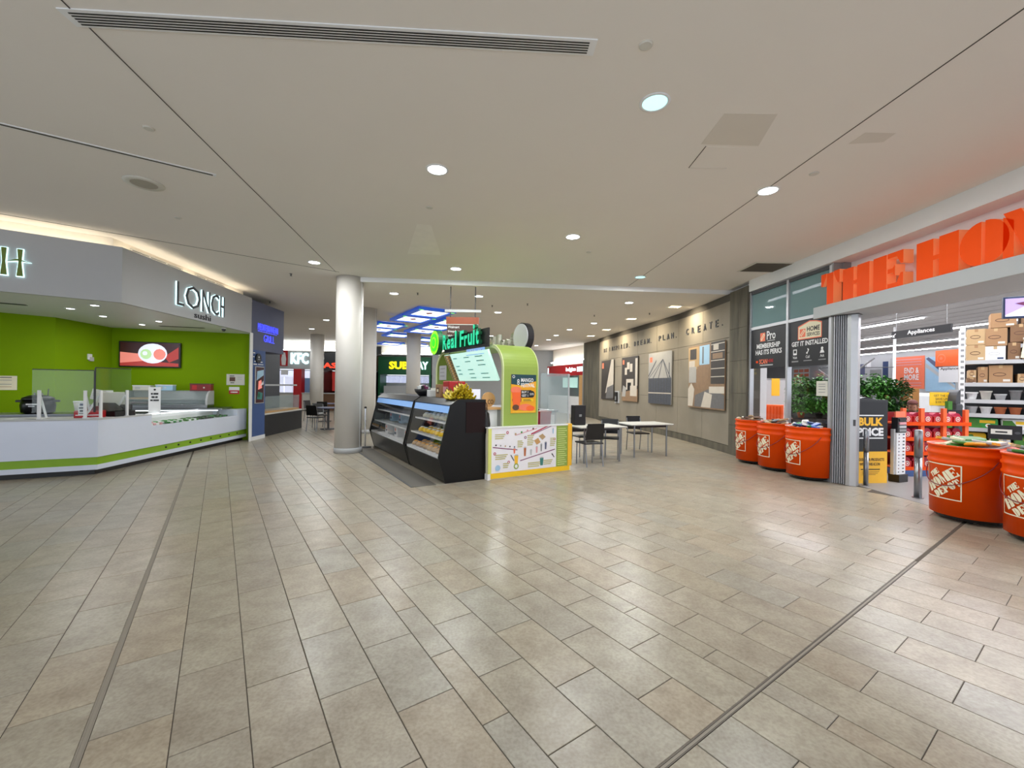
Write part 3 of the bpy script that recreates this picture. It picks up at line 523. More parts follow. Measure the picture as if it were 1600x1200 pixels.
t = on_wall(W1, 2.44, 1.47, 'wall_notice', 'white notice with a dark picture on the green wall by the corner post', 'notice', ew); bx('sheet', 'offwhite', t, 0, 0.42, -0.008, 0, 0, 0.29); prints('print', t, (0, -0.008, 0), (1, 0), [(0.07, 0.1, 0.2, 0.21, 'brown'), (0.07, 0.23, 0.18, 0.25, 'dark_grey'), (0.09, 0.05, 0.18, 0.07, 'black'), (0.25, 0.2, 0.36, 0.215, 'light_grey'), (0.25, 0.15, 0.36, 0.165, 'light_grey')])
t = on_wall(W1, 2.5, 1.23, 'card_sticker', 'small white and red sticker under the wall notice', 'sticker', ew); bx('sheet', 'white', t, 0, 0.24, -0.006, 0, 0, 0.19); prints('print', t, (0, -0.006, 0), (1, 0), [(0.0, 0.0, 0.24, 0.1, 'red'), (0.04, 0.035, 0.06, 0.065, 'white'), (0.07, 0.035, 0.2, 0.065, 'white')])
eq = (Vector(W0)-Vector(W3)).normalized(); s = (Vector((-10.03, 8.272))-Vector(W3)).dot(eq)
t = on_wall(W3, s-0.15, 1.33, 'menu_notice', 'pale printed menu sheet on the bright green wall', 'notice', eq); bx('sheet', 'cream', t, 0, 0.37, -0.008, 0, 0, 0.28); prints('print', t, (0, -0.008, 0), (1, 0), [(0.05, 0.24, 0.3, 0.255, 'dark_grey'), (disc(0.08, 0.19, 0.015), 'dark_grey'), (disc(0.08, 0.11, 0.015), 'dark_grey'), (0.14, 0.19, 0.3, 0.2, 'grey'), (0.14, 0.11, 0.3, 0.12, 'grey'), (0.05, 0.06, 0.3, 0.07, 'tan')])
er = (Vector(W1)-Vector(W0)).normalized(); s = (Vector((-9.752, 9.729))-Vector(W0)).dot(er)
t = on_wall(W0, s, 2.02, 'thermostat', 'small white thermostat on the dark green wall', 'thermostat', er); bx('body', 'white', t, -0.06, 0.06, -0.03, 0, 0, 0.13, bevel=0.008); bx('dial_cover', 'light_grey', t, -0.02, 0.1, -0.035, -0.005, -0.03, 0.06)
# back bar with curved glass case
t = thing('back_bar', 'stainless back bar with lit shelf under the curved glass case', 'counter', (W1[0], W1[1], 0), math.atan2(ew.y, ew.x))
bx('body', 'steel', t, 0.35, 2.55, -0.85, -0.12, 0, 0.62); bx('shelf', 'white', t, 0.35, 2.55, -0.9, -0.1, 0.62, 0.65); bx('worktop', 'steel', t, 0.3, 2.6, -0.92, -0.1, 0.86, 0.9); bx('light_strip', 'lamp_soft', t, 0.4, 2.5, -0.9, -0.86, 0.835, 0.86); bx('back_panel', 'light_grey', t, 0.35, 2.55, -0.16, -0.12, 0.65, 0.86)
for x in (0.4, 1.4, 2.5): bx('upright', 'steel', t, x-0.02, x+0.02, -0.88, -0.84, 0.65, 0.86)
cs2 = thing('glass_display_case', 'countertop sushi display case with curved glass on the back bar', 'display case', (W1[0]+ew.x*0.55+ew.y*0.8, W1[1]+ew.y*0.55-ew.x*0.8, 0.9), math.atan2(ew.y, ew.x))
prof = [(0.0, 0.06)]+[(0.28-0.28*math.cos(a), 0.12+0.3*math.sin(a)) for a in [i*PI/16 for i in range(9)]]+[(0.5, 0.42)]
bx('base', 'steel', cs2, 0, 1.7, 0.0, 0.5, 0, 0.09, bevel=0.01)
m = MB(); 
for a, b in zip(prof, prof[1:]): m.add([(0.04, a[0], a[1]), (1.66, a[0], a[1]), (1.66, b[0], b[1]), (0.04, b[0], b[1])], [(0, 1, 2, 3)])
m.build('curved_glass', 'haze_glass', cs2)
for x in (0.0, 1.66): MB().ext([(x, q[0], q[1]) for q in prof]+[(x, 0.5, 0.06)], (0.04, 0, 0)).build('end_cheek', 'light_grey' if x else 'charcoal', cs2)
bx('back_plate', 'light_grey', cs2, 0.04, 1.66, 0.48, 0.5, 0.09, 0.42); bx('inner_shelf', 'light_grey', cs2, 0.06, 1.64, 0.1, 0.46, 0.2, 0.21); bx('food_tray', 'tan', cs2, 0.1, 0.6, 0.12, 0.44, 0.21, 0.25); bx('food_tray', 'brown', cs2, 0.1, 0.6, 0.12, 0.44, 0.1, 0.15)
for x, w, h, k, l in ((0.0, 0.35, 0.1, 'offwhite', 'flat white box on top of the curved glass case'), (0.45, 0.35, 0.12, 'sky', 'clear plastic box on top of the curved glass case'), (1.15, 0.45, 0.16, 'deep_red', 'dark red patterned box on top of the curved glass case')):
    q = cs2.location; t = thing('lidded_box', l, 'box', (q.x+ew.x*(x+0.1)-ew.y*0.36, q.y+ew.y*(x+0.1)+ew.x*0.36, 1.32), math.atan2(ew.y, ew.x), 'boxes on the glass case'); bx('carton', k, t, 0, w, -0.1, 0.1, 0, h, bevel=0.006); bx('lid', 'brown' if k == 'deep_red' else 'white', t, -0.005, w+0.005, -0.105, 0.105, h, h+0.02)
    prints('print', t, (0.05, -0.1, 0.03), (1, 0), [(0, 0, 0.1, h-0.05, 'red' if k == 'deep_red' else 'light_grey'), (disc(w-0.2, h*0.3, 0.02, 10), 'offwhite')])
# cove wall behind the fascia with grilles and a lamp strip
cv = struct(tag(band([poff([SE, S1, S2], 0.26)[0], poff([SE, S1, S2], 0.26)[1], (-7.16, 11.2)], 0.0, 0.06, 3.4, 3.949).build('wall_cove', 'cove_white'), 'cream cove wall above the sushi sign'))
cov = poff([SE, S1, S2], 0.16)
for a, b, l in ((cov[0], cov[1], 'hidden lamp tube above the angled sushi sign'), (cov[1], cov[2], 'hidden lamp tube above the long sushi sign')):
    d = Vector(b)-Vector(a); t = thing('cove_lamp', l, 'lamp', (a[0], a[1], 3.66), math.atan2(d.y, d.x), 'cove lamps'); bx('tube', 'tube', t, 0.1, d.length-0.1, -0.02, 0.02, 0.02, 0.05); bx('batten', 'white', t, 0.05, d.length-0.05, -0.03, 0.03, -0.01, 0.02)
cw = poff([SE, S1, S2], 0.26)
ec = (Vector(cw[2])-Vector(cw[1])).normalized()
for s, L, l in ((0.35, 1.35, 'white slotted grille on the cove wall near the sign corner'), (2.1, 1.1, 'white slotted grille on the cove wall past the glowing letters')):
    t = on_wall(cw[1], s, 3.775, 'cove_grille', l, 'air vent', ec, 'cove grilles'); bx('frame', 'offwhite', t, 0, L, -0.012, -0.001, 0, 0.12)
    for k in range(3):
        for j in range(4): bx('slot', 'dark_grey', t, 0.04+k*(L-0.05)/3, 0.02+(k+1)*(L-0.05)/3-0.03, -0.014, -0.011, 0.018+j*0.024, 0.03+j*0.024)
# ================================================================== COLUMNS
for x, y, r, l in ((-3.71, 9.6, 0.29, 'big white round column, nearest of the four beside the kiosk'), (-4.66, 13.5, 0.3, 'white round column half hidden behind the big column'), (-9.66, 20.9, 0.31, 'slim-looking white round column before the red-lit stall'), (-4.42, 18.9, 0.31, 'white round column standing before the green sandwich sign')):
    t = thing('round_column', l, 'column', (x, y, 0), 0, 'round white columns')
    MB().lathe([(r, 0.0), (r, 3.949)], n=40).build('shaft', 'col_paint', t, smooth=True); MB().lathe([(r+0.012, 0.0), (r+0.012, 0.11), (r, 0.115)], n=40).build('base_ring', 'light_grey', t, smooth=True)
    bx('seam_strip', 'white', t, -0.006, 0.006, -r-0.004, -r+0.006, 0.12, 3.94).rotation_euler = (0, 0, math.radians(78))
# ================================================================== BLUE GRILL STALL
t = thing('grill_stall', 'slate blue grill stall with neon blue sign and blue side panel', 'food stall', (-6.87, 11.12, 0)); B0, B1 = (-6.872, 11.125), (-7.032, 12.97)
eb = (Vector(B1)-Vector(B0)).normalized(); ab = math.atan2(eb.y, eb.x)
under(MB().prism([B0, B1, (-8.3, 13.1), (-8.2, 11.7), (-7.05, 11.5)], 2.42, 3.73).build('sign_band', 'slate'), t); under(MB().prism([(-6.872, 11.12), (-6.921, 11.84), (-7.08, 11.83), (-7.03, 11.5)], 0.1, 2.42).build('side_panel', 'blue'), t)
under(MB().prism([(-6.862, 11.11), (-6.911, 11.85), (-7.09, 11.85), (-7.04, 11.5)], 0.0, 0.1).build('panel_base', 'white'), t)
q = Vector(B0)+eb*0.3; under(lettering('MEDITERRANEAN', None, (q.x, q.y, 2.98), eb, 1.15, 0.18, 'neon_blue', 0.015, -0.012), t); q = Vector(B0)+eb*0.3; under(prints('underline', None, (q.x, q.y, 2.94), eb, [(0, 0, 1.1, 0.018, 'neon_blue')]), t); q = Vector(B0)+eb*0.62; under(lettering('GRILL', None, (q.x, q.y, 2.68), eb, 0.62, 0.2, 'neon_blue', 0.015, -0.012), t)
under(MB().slab((-7.05, 11.95), (-7.25, 14.6), 0.7, 0.0, 0.62).build('counter_body', 'charcoal'), t); under(MB().slab((-7.03, 11.95), (-7.23, 14.6), 0.74, 0.62, 0.66).build('counter_top', 'offwhite'), t)
under(MB().slab((-7.08, 12.1), (-7.26, 14.4), 0.5, 0.66, 0.72).build('hot_tray', 'amber'), t); under(MB().slab((-7.07, 12.1), (-7.25, 14.4), 0.012, 0.66, 1.15).build('sneeze_glass', 'haze_glass'), t); under(MB().slab((-7.15, 12.1), (-7.33, 14.4), 0.4, 1.45, 1.5).build('heat_lamp', 'light_grey'), t)
under(MB().slab((-8.6, 11.8), (-8.8, 16), 0.1, 0, 3.9).build('back_wall', 'dark_grey'), t)
def on_blue(s, z, name, label, cat): return on_wall(B0, s, z, name, label, cat, (Vector((-6.921, 11.84))-Vector((-6.872, 11.12))).normalized())
p = on_blue(0.16, 0.98, 'lit_poster', 'dark framed poster of grilled dishes on the blue panel', 'poster'); bx('frame', 'light_grey', p, 0, 0.44, -0.03, -0.005, 0, 1.0); bx('picture', 'screen_dark', p, 0.02, 0.42, -0.034, -0.029, 0.02, 0.98)
prints('print', p, (0.02, -0.034, 0.02), (1, 0), [([(0.02, 0.6), (0.38, 0.75), (0.38, 0.9), (0.05, 0.85)], 'sky'), ([(0.1, 0.35), (0.3, 0.4), (0.26, 0.62), (0.12, 0.58)], 'screen_pink'), ([(0.04, 0.1), (0.3, 0.08), (0.34, 0.26), (0.1, 0.3)], 'teal'), ([(0.2, 0.45), (0.38, 0.5), (0.36, 0.6)], 'white'), (disc(0.14, 0.2, 0.06), 'dark_green')])
p = on_blue(0.3, 2.2, 'round_badge', 'round black badge sign with white letters on the blue panel', 'sign'); 
m = MB(); m.ext([(0.13*math.cos(a), -0.04, 0.13*math.sin(a)) for a in [k*PI/12 for k in range(24)]], (0, 0.036, 0)); m.build('disc', 'black', p); prints('print', p, (-0.06, -0.041, -0.06), (1, 0), [('t', 'M', 0.025, 0.06, 0.06, 0.06, 'white', 0.01), (0.0, 0.02, 0.12, 0.035, 'light_grey')])
p = on_blue(0.05, 2.02, 'menu_letters', 'white script lines lettered around the top of the blue panel', 'lettering'); prints('print', p, (0, -0.001, 0), (1, 0), [(0.05, 0.0, 0.22, 0.03, 'white'), (0.27, 0.01, 0.55, 0.03, 'white'), (0.08, 0.08, 0.34, 0.105, 'white'), (0.4, 0.07, 0.5, 0.1, 'white'), (0.02, 0.3, 0.12, 0.33, 'white'), (0.02, 0.2, 0.09, 0.225, 'white')])
# ================================================================== FAR FOOD STALLS
def stall(name, label, x0, x1, y, zf0, zf1, kf, kc, kb, lit='screen_white', menu=True):
    t = thing(name, label, 'food stall', ((x0+x1)/2, y, 0)); w = (x1-x0)/2
    bx('fascia', kf, t, -w, w, 0, 0.12, zf0, zf1); bx('counter', kc, t, -w+0.1, w-0.1, 0.1, 0.7, 0, 0.95); bx('counter_top', 'light_grey', t, -w+0.05, w-0.05, 0.05, 0.75, 0.95, 1.0)
    bx('back_wall', kb, t, -w, w, 2.4, 2.5, 0, zf1)
    for s in (-w, w-0.12): bx('side_pier', kf if kf != 'light_grey' else 'red', t, s, s+0.12, 0.02, 2.4, 0, zf0)
    bx('inner_ceiling', 'light_grey', t, -w, w, 0.12, 2.4, zf0, zf0+0.05)
    if menu:
        n = max(2, int(w*1.6)); d = 2*w/n
        for k in range(n): bx('menu_screen', lit, t, -w+k*d+0.08, -w+(k+1)*d-0.08, 1.3, 1.34, zf0-0.5, zf0-0.06)
    bx('interior_light', 'lamp_soft', t, -w+0.3, w-0.3, 0.9, 1.1, zf0-0.02, zf0)
    return t
t = stall('chicken_stall', 'chicken stall with white letters KFC on a pale grey fascia', -14.6, -10.95, 24, 2.35, 3.35, 'light_grey', 'offwhite', 'sky')
bx('logo_panel', 'red', t, -0.42, 0.02, -0.03, 0, 2.5, 3.4); prints('logo_patch', t, (-0.36, -0.03, 2.55), (1, 0), [([(0.05, 0), (0.27, 0), (0.3, 0.35), (0.24, 0.72), (0.08, 0.72), (0.02, 0.35)], 'white')])
lettering('KFC', t, (0.2, -0.005, 2.62), (1, 0), 1.0, 0.64, 'neon_white', 0.06, 0.03); bx('red_column', 'red', t, 0.35, 0.8, 0.0, 0.4, 0, 2.35); bx('hanging_tag', 'white', t, -0.35, 0.05, -0.02, 0, 2.0, 2.3)
for k in range(3): bx('bright_cooler', 'screen_white', t, -1.2+k*0.45, -0.8+k*0.45, 0.3, 0.6, 1.0, 1.9)
t = stall('steak_stall', 'dark stall with red glowing letters behind the columns', -10.9, -8.35, 24, 2.3, 3.3, 'black', 'dark_wood', 'dark_wood', 'screen_red')
lettering('AS', t, (-1.1, -0.005, 2.42), (1, 0), 0.75, 0.3, 'neon_red', 0.05, 0.02); bx('red_shelf', 'screen_red', t, -1.1, 1.1, 1.2, 1.5, 1.1, 1.9)
t = stall('sandwich_stall', 'sandwich stall with yellow and white letters on a dark green fascia', -8.25, -5.0, 26, 2.15, 3.25, 'dark_green', 'dark_grey', 'offwhite')
lettering('SUB', t, (-0.95, -0.005, 2.48), (1, 0), 1.2, 0.48, 'neon_yellow', 0.05, 0.04); lettering('WAY', t, (0.3, -0.005, 2.48), (1, 0), 1.15, 0.48, 'neon_white', 0.05, 0.04)
bx('sandwich_unit', 'light_grey', t, -1.3, 0.3, 0.1, 0.6, 1.0, 1.45); bx('fridge', 'sky', t, 0.7, 1.3, 1.6, 2.3, 0.2, 2.0)
for x0, x1, y in ((-16.5, -8.3, 24.0), (-8.3, -2.0, 26.0)):
    t = thing('court_cove', 'lit white cove band above the far stalls, %s' % ('over the chicken sign' if y < 25 else 'over the green sandwich sign'), 'ceiling cove', ((x0+x1)/2, y, 3.3)); w = (x1-x0)/2
    bx('back_board', 'cove_white', t, -w, w, 0.7, 0.75, 0.0, 0.64); bx('lamp_tube', 'lamp', t, -w+0.2, w-0.2, 0.3, 0.36, 0.14, 0.18); bx('shelf', 'white', t, -w, w, 0.13, 0.7, 0.06, 0.09)
pl = thing('court_pilaster', 'pale pilaster beside the green sandwich sign', 'pilaster', (-4.75, 26.2, 0)); bx('shaft', 'light_grey', pl, -0.18, 0.18, -0.2, 0.2, 0.12, 3.84); bx('base', 'grey', pl, -0.22, 0.22, -0.24, 0.24, 0, 0.12)
# waffle stall, right of the kiosk
a = Vector((3.8, 22.25)); b = Vector((2.2, 26.6)); d = (a-b).normalized()
t = thing('snack_stall', 'snack stall with a red slanted sign at the far end of the concourse', 'food stall', (b.x, b.y, 0), math.atan2(d.y, d.x)); L = (a-b).length
bx('sign_band', 'red', t, 0, L, 0, 0.15, 2.18, 2.8); lettering('belgian', t, (L*0.56, -0.005, 2.36), (1, 0), L*0.24, 0.28, 'neon_white', 0.03, 0.01); prints('lit_blocks', t, (L*0.83, -0.006, 2.38), (1, 0), [(k*0.22, 0, k*0.22+0.18, 0.26, 'neon_white') for k in range(3)]); prints('bracket_mark', t, (0.1, -0.006, 2.3), (1, 0), [(0.0, 0.0, 0.14, 0.4, 'neon_white')])
bx('upper_wall', 'cove_white', t, 0, L, 0.4, 0.5, 2.7, 3.84); bx('lamp_tube', 'lamp', t, 0.1, L-0.1, 0.2, 0.26, 3.0, 3.05); bx('back_wall', 'light_grey', t, 0, L, 1.6, 1.7, 0, 2.9); bx('counter', 'white', t, 0, L-0.6, 0.1, 0.7, 0, 1.0); bx('wood_post', 'wood', t, L-0.55, L-0.2, 0.0, 0.3, 0, 2.18); bx('menu_screen', 'screen_menu', t, 0.6, 2.4, 0.8, 0.85, 1.5, 2.1); bx('pier', 'grey', t, L-0.15, L+0.2, -0.02, 0.5, 0, 3.0); bx('soffit', 'light_grey', t, 0, L, 0.15, 1.6, 2.7, 2.74)
# ================================================================== LIGHT PANELS OVER THE CONCOURSE
lp0 = thing('ceiling_light_panel', '', 'ceiling light', (-2.61, 13.18, 3.85), math.radians(33))
m = MB(); w, h = 0.46, 0.56
m.box(-w-0.14, w+0.14, -h-0.12, -h, -0.1, -0.02); m.box(-w-0.14, w+0.14, h, h+0.12, -0.1, -0.02); m.box(-w-0.14, -w, -h, h, -0.1, -0.02); m.box(w, w+0.14, -h, h, -0.1, -0.02); m.build('blue_frame', 'bright_blue', lp0)
bx('diffuser', 'lamp_soft', lp0, -w, w, -h, h, -0.07, -0.05); MB().prism([(0, -0.17), (0.12, 0), (0, 0.17), (-0.12, 0)], -0.076, -0.069).build('red_diamond', 'red', lp0)
for s in (-0.5, 0.5): bx('corner_accent', 'neon_lime', lp0, s-0.06, s+0.06, -h-0.11, -h-0.02, -0.105, -0.099)
for s in (-1, 1): bx('hanger', 'grey', lp0, s*0.3-0.01, s*0.3+0.01, -0.01, 0.01, -0.03, 0.0)
LPS = [(-2.61, 13.18, 'lit ceiling panel with blue frame nearest the hanging directory'), (-3.40, 14.40, 'lit ceiling panel with blue frame beside the second column top'), (-2.95, 16.35, 'lit ceiling panel with blue frame behind the green kiosk circle'), (-4.95, 16.85, 'lit ceiling panel with blue frame half behind the second column'), (-5.70, 18.05, 'lit ceiling panel beyond the half-hidden panel at the second column'), (-3.72, 17.55, 'lit ceiling panel touching the top of the sandwich column'), (-5.45, 20.1, 'lit ceiling panel seen just above the sandwich sign column'), (-4.2, 21.0, 'lit ceiling panel on the kiosk side of the sandwich column'), (-7.0, 24.3, 'farthest lit ceiling panel towards the dark stall'), (-5.3, 25.0, 'farthest lit ceiling panel over the sandwich sign'), (-2.2, 15.1, 'lit ceiling panel hidden mostly by the hanging directory')]
for i, (x, y, l) in enumerate(LPS):
    z = 3.85 if x > -3.5-(y-9.5)*0.095 else 3.95
    if i == 0: lp0['label'] = l; lp0['group'] = 'blue framed light panels'
    else: copy_tree(lp0, (x, y, z), math.radians(33), l, 'blue framed light panels')
# hanging directory
t = thing('hanging_directory', 'brown directory sign hanging from two dark rods above the kiosk', 'sign', (-1.17, 9.86, 3.85))
for x in (-0.29, 0.29): MB().tube([(x, 0, 0), (x, 0, -0.72)], 0.012).build('rod', 'dark_grey', t)
bx('cross_rail', 'light_grey', t, -0.42, 0.42, -0.03, 0.03, -0.6, -0.54); bx('header', 'sign_rust', t, -0.38, 0.38, -0.06, 0.06, -0.88, -0.72); bx('header_line', 'offwhite', t, -0.37, 0.37, -0.064, -0.058, -0.9, -0.885); bx('panel', 'sign_brown', t, -0.36, 0.36, -0.05, 0.05, -1.25, -0.88)
for i, s in enumerate(('Walmart', 'Staples', 'Winners')): lettering(s, t, (-0.34, -0.05, -0.98-i*0.105), (1, 0), 0.27, 0.06, 'white', 0.003, 0.01); prints('arrow', t, (0.24, -0.05, -0.98-i*0.105), (1, 0), [([(0, 0.05), (0.03, 0.06), (0.08, 0.01), (0.06, 0.0)], 'white')])
# ================================================================== JUICE KIOSK (own frame turned 31.5 degrees)
KO = (-0.376, 6.911); KA = math.radians(31.5)
def KW(u, v): return (KO[0]+u*math.cos(KA)-v*math.sin(KA), KO[1]+u*math.sin(KA)+v*math.cos(KA))
def kthing(name, label, cat, u=0, v=0, z=0, group=None, rz=0): x, y = KW(u, v); return thing(name, label, cat, (x, y, z), KA+rz, group)
t = kthing('kiosk_board', 'low white kiosk board printed with drink pictures, yellow base and post', 'board')
bx('core', 'cream', t, 0.0, 1.74, 0.0, 0.07, 0.0, 0.85); bx('yellow_base', 'yellow', t, 0.04, 1.70, -0.012, 0.0, 0.015, 0.1); bx('yellow_post', 'gold', t, 1.655, 1.745, -0.02, 0.08, 0.1, 0.87, bevel=0.005); bx('lime_edge', mat('edge_lime', '#d6d97a', 0.5), t, -0.004, 0.055, -0.014, 0.0, 0.1, 0.845); bx('cap_rail', 'white', t, -0.01, 1.70, -0.016, 0.086, 0.845, 0.865); bx('side_kick', 'white', t, -0.012, 0.04, -0.016, 0.086, 0.0, 0.1)
bx('poster_sheet', mat('poster_white', '#e9e6ea', 0.4), t, 0.06, 1.65, -0.008, 0.0, 0.105, 0.84)
it = [(1.33, 0.0, 1.59, 0.735, 'kiosk_green'), ([(0.02, 0.42), (0.5, 0.35), (0.5, 0.365), (0.02, 0.435)], 'purple'), ([(0.56, 0.16), (1.3, 0.31), (1.3, 0.325), (0.56, 0.175)], 'purple'), ([(0.45, 0.6), (0.9, 0.7), (0.9, 0.715), (0.45, 0.612)], 'pink'), ([(0.78, 0.6), (1.15, 0.735), (1.09, 0.735), (0.78, 0.625)], 'crimson'), ([(0.82, 0.6), (1.23, 0.735), (1.19, 0.735), (0.82, 0.61)], 'purple')]
for x, y, k in ((0.3, 0.66, 'crimson'), (0.06, 0.32, 'crimson'), (0.33, 0.16, 'crimson'), (0.66, 0.56, 'purple'), (1.29, 0.5, 'crimson')): it += [(disc(x, y, 0.025, 12), k), (disc(x, y, 0.012, 10), 'white')]
for x, y, w, n in ((0.06, 0.56, 0.2, 3), (0.07, 0.22, 0.24, 3), (0.5, 0.4, 0.12, 4), (0.7, 0.42, 0.14, 6), (1.19, 0.38, 0.12, 5), (0.22, 0.07, 0.12, 3), (0.72, 0.04, 0.3, 3), (1.05, 0.06, 0.2, 3)):
    for j in range(n): it.append((x, y+j*0.032, x+w*(0.8+0.2*((j*7) % 3)/2), y+j*0.032+0.016, mat('print_olive', '#b8b266', 0.5) and 'print_olive'))
for x, y, w, h, k in ((0.44, 0.12, 0.08, 0.14, 'gold'), (0.63, 0.24, 0.05, 0.14, 'terracotta'), (0.76, 0.25, 0.04, 0.08, 'light_grey'), (0.88, 0.28, 0.04, 0.1, 'pink'), (0.98, 0.3, 0.035, 0.12, 'grey'), (1.07, 0.33, 0.045, 0.12, 'slate'), (0.42, 0.3, 0.04, 0.08, 'salmon'), (1.24, 0.6, 0.03, 0.08, 'sky'), (0.97, 0.05, 0.08, 0.13, 'teal')):
    it += [([(x+w*0.15, y), (x+w*0.85, y), (x+w, y+h), (x, y+h)], k), ([(x-0.004, y+h), (x+w+0.004, y+h), (x+w*0.8, y+h+0.02), (x+w*0.2, y+h+0.02)], 'light_grey')]
it += [(disc(0.48, 0.08, 0.05, 14), 'kiosk_green'), (disc(0.48, 0.08, 0.03, 12), 'white'), ([(0.84, 0.5), (0.93, 0.54), (0.98, 0.46), (0.9, 0.42)], 'wood'), ([(0.94, 0.57), (1.02, 0.61), (1.09, 0.55), (1.02, 0.5)], 'tan'), ([(0.36, 0.28), (0.38, 0.28), (0.44, 0.18), (0.43, 0.17)], 'dark_grey'), ([(1.22, 0.24), (1.24, 0.25), (1.29, 0.18), (1.28, 0.17)], 'black'), (disc(0.12, 0.08, 0.05, 14), 'sky')]
for k in range(5): it.append((disc(0.08+k*0.09, 0.46-k*0.012, 0.014, 10), ('black', 'grey', 'tan', 'dark_grey', 'slate')[k]))
for k in range(4): it.append((disc(0.46+k*0.12, 0.63+k*0.025, 0.018, 10), ('tan', 'green', 'pink', 'brown')[k]))
for j in range(18): it.append((1.36, 0.03+j*0.038, 1.36+0.16+0.05*((j*5) % 3)/2, 0.042+j*0.038, 'print_lime'))
mat('print_lime', '#cfdc8e', 0.5)
mat('print_lime', '#cfdc8e', 0.5)
prints('drink_print', t, (0.06, -0.008, 0.105), (1, 0), it, step=0.00003, depth=0.001)
t = kthing('kiosk_screen', 'clear acrylic screen standing on the drink board', 'screen', 1.06, 0.03, 0.865); bx('pane', 'haze_glass', t, 0, 0.64, 0, 0.008, 0, 0.92); bx('edge_post', 'light_grey', t, 0.62, 0.645, -0.008, 0.016, 0, 0.92)
# display case facing -u
PR = [(-0.70, 0.0), (-0.82, 0.41), (-0.62, 1.24), (-0.5, 1.32), (0.0, 1.32), (0.0, 0.0)]
mat('screen_header', '#7fa8d8', 0.3, emit=0.45, ecol='#86b0f0')
def case(label, v0, v1, lit, shelves):
    t = kthing('display_case', label, 'display case', 0, v0, 0, 'kiosk display cases'); L = v1-v0; ke = 'black_gloss'
    for y in (0, L-0.04): MB().ext([(u, y, z) for u, z in PR], (0, 0.04, 0)).build('end_cheek', ke, t)
    bx('cheek_panel', mat('maroon', '#1c0a0a', 0.4, spec=0.2), t, -0.36, -0.02, -0.008, 0.0, 0.78, 1.28); bx('toe_kick', 'black', t, -0.68, 0, 0.0, L, 0.0, 0.02)
    MB().ext([(-0.705, 0.04, 0.02), (-0.80, 0.04, 0.38), (-0.05, 0.04, 0.38), (-0.05, 0.04, 0.02)], (0, L-0.08, 0)).build('base', ke, t); bx('deck', 'white', t, -0.78, -0.05, 0.04, L-0.04, 0.38, 0.42); bx('back', 'light_grey' if lit else 'charcoal', t, -0.05, 0.0, 0.04, L-0.04, 0.02, 1.28)
    MB().ext([(-0.63, 0.04, 1.23), (-0.5, 0.04, 1.32), (0, 0.04, 1.32), (0, 0.04, 1.27), (-0.5, 0.04, 1.27), (-0.6, 0.04, 1.2)], (0, L-0.08, 0)).build('top', 'black', t)
    MB().ext([(-0.802, 0.04, 0.42), (-0.645, 0.04, 1.1), (-0.65, 0.04, 1.1), (-0.807, 0.04, 0.42)], (0, L-0.08, 0)).build('front_glass', 'glass', t); MB().ext([(-0.648, 0.04, 1.1), (-0.622, 0.04, 1.21), (-0.6, 0.04, 1.21), (-0.63, 0.04, 1.1)], (0, L-0.08, 0)).build('light_header', 'screen_header', t)
    for z, u in shelves: bx('shelf', 'light_grey', t, u, -0.06, 0.05, L-0.05, z, z+0.012); bx('price_rail', 'white', t, u-0.006, u, 0.05, L-0.05, z-0.01, z+0.02)
    if lit:
        for z, u in list(shelves)+[(1.24, -0.55)]: bx('shelf_lamp', 'lamp_soft', t, u+0.03, u+0.06, 0.08, L-0.08, z-0.018, z-0.004)
    return t
mat('screen_header', '#7fa8d8', 0.3, emit=0.45, ecol='#86b0f0')
SH = [(0.66, -0.7), (0.92, -0.62)]
case('black slanted display case lit inside and filled with pastries', 0.1, 1.85, True, SH); case('dark slanted display case running on towards the big column', 1.9, 4.7, False, SH)
dk = [('pastry', 'golden bun on the bottom deck of the lit case', 'buns on the bottom deck', 0.42, -0.72, -0.12, 'tan'), ('pastry', 'yellow cream cake on the middle shelf of the lit case', 'cakes on the middle shelf', 0.672, -0.6, -0.14, 'yellow'), ('pastry', 'pale wrapped roll on the top shelf of the lit case', 'rolls on the top shelf', 0.932, -0.52, -0.14, 'cream')]
for nm, lab, gr, z, u0, u1, k in dk:
    r0 = None
    for i in range(8):
        for j in range(2):
            u = u0+0.06+j*0.17; v = 0.22+i*0.2
            if r0 is None:
                r0 = kthing(nm, lab, 'pastry', u, v, z, gr); MB().lathe([(0.03, 0.0), (0.075, 0.012), (0.08, 0.04), (0.05, 0.075), (0.01, 0.085)], n=12).build('bun', k, r0, smooth=True); MB().lathe([(0.045, 0.074), (0.03, 0.09), (0.005, 0.094)], n=10).build('glaze', 'amber' if k == 'tan' else 'white', r0, smooth=True); MB().lathe([(0.082, 0), (0.09, 0.006)], n=10).build('paper_case', 'white', r0)
            else: x, y = KW(u, v); copy_tree(r0, (x, y, z), random.random()*6)
for i in range(6):
    u, v = -0.55+(i % 2)*0.2, 2.3+i*0.36; z = (0.42, 0.672)[i % 2]
    t = kthing('drink_pack', 'white and blue drink pack inside the dark case, %s from its near end' % ('first', 'second', 'third', 'fourth', 'fifth', 'sixth')[i], 'package', u, v, z, 'packs in the dark case'); bx('carton', ('white', 'sky')[i % 2], t, -0.1, 0.08, -0.11, 0.11, 0, 0.2, bevel=0.006); bx('cap', ('green', 'navy')[i % 2], t, -0.04, 0.02, -0.03, 0.03, 0.2, 0.23); prints('print', t, (-0.101, 0.1, 0.03), (0, -1), [(0.03, 0.02, 0.16, 0.07, 'navy'), (disc(0.1, 0.12, 0.035, 12), 'orange')])
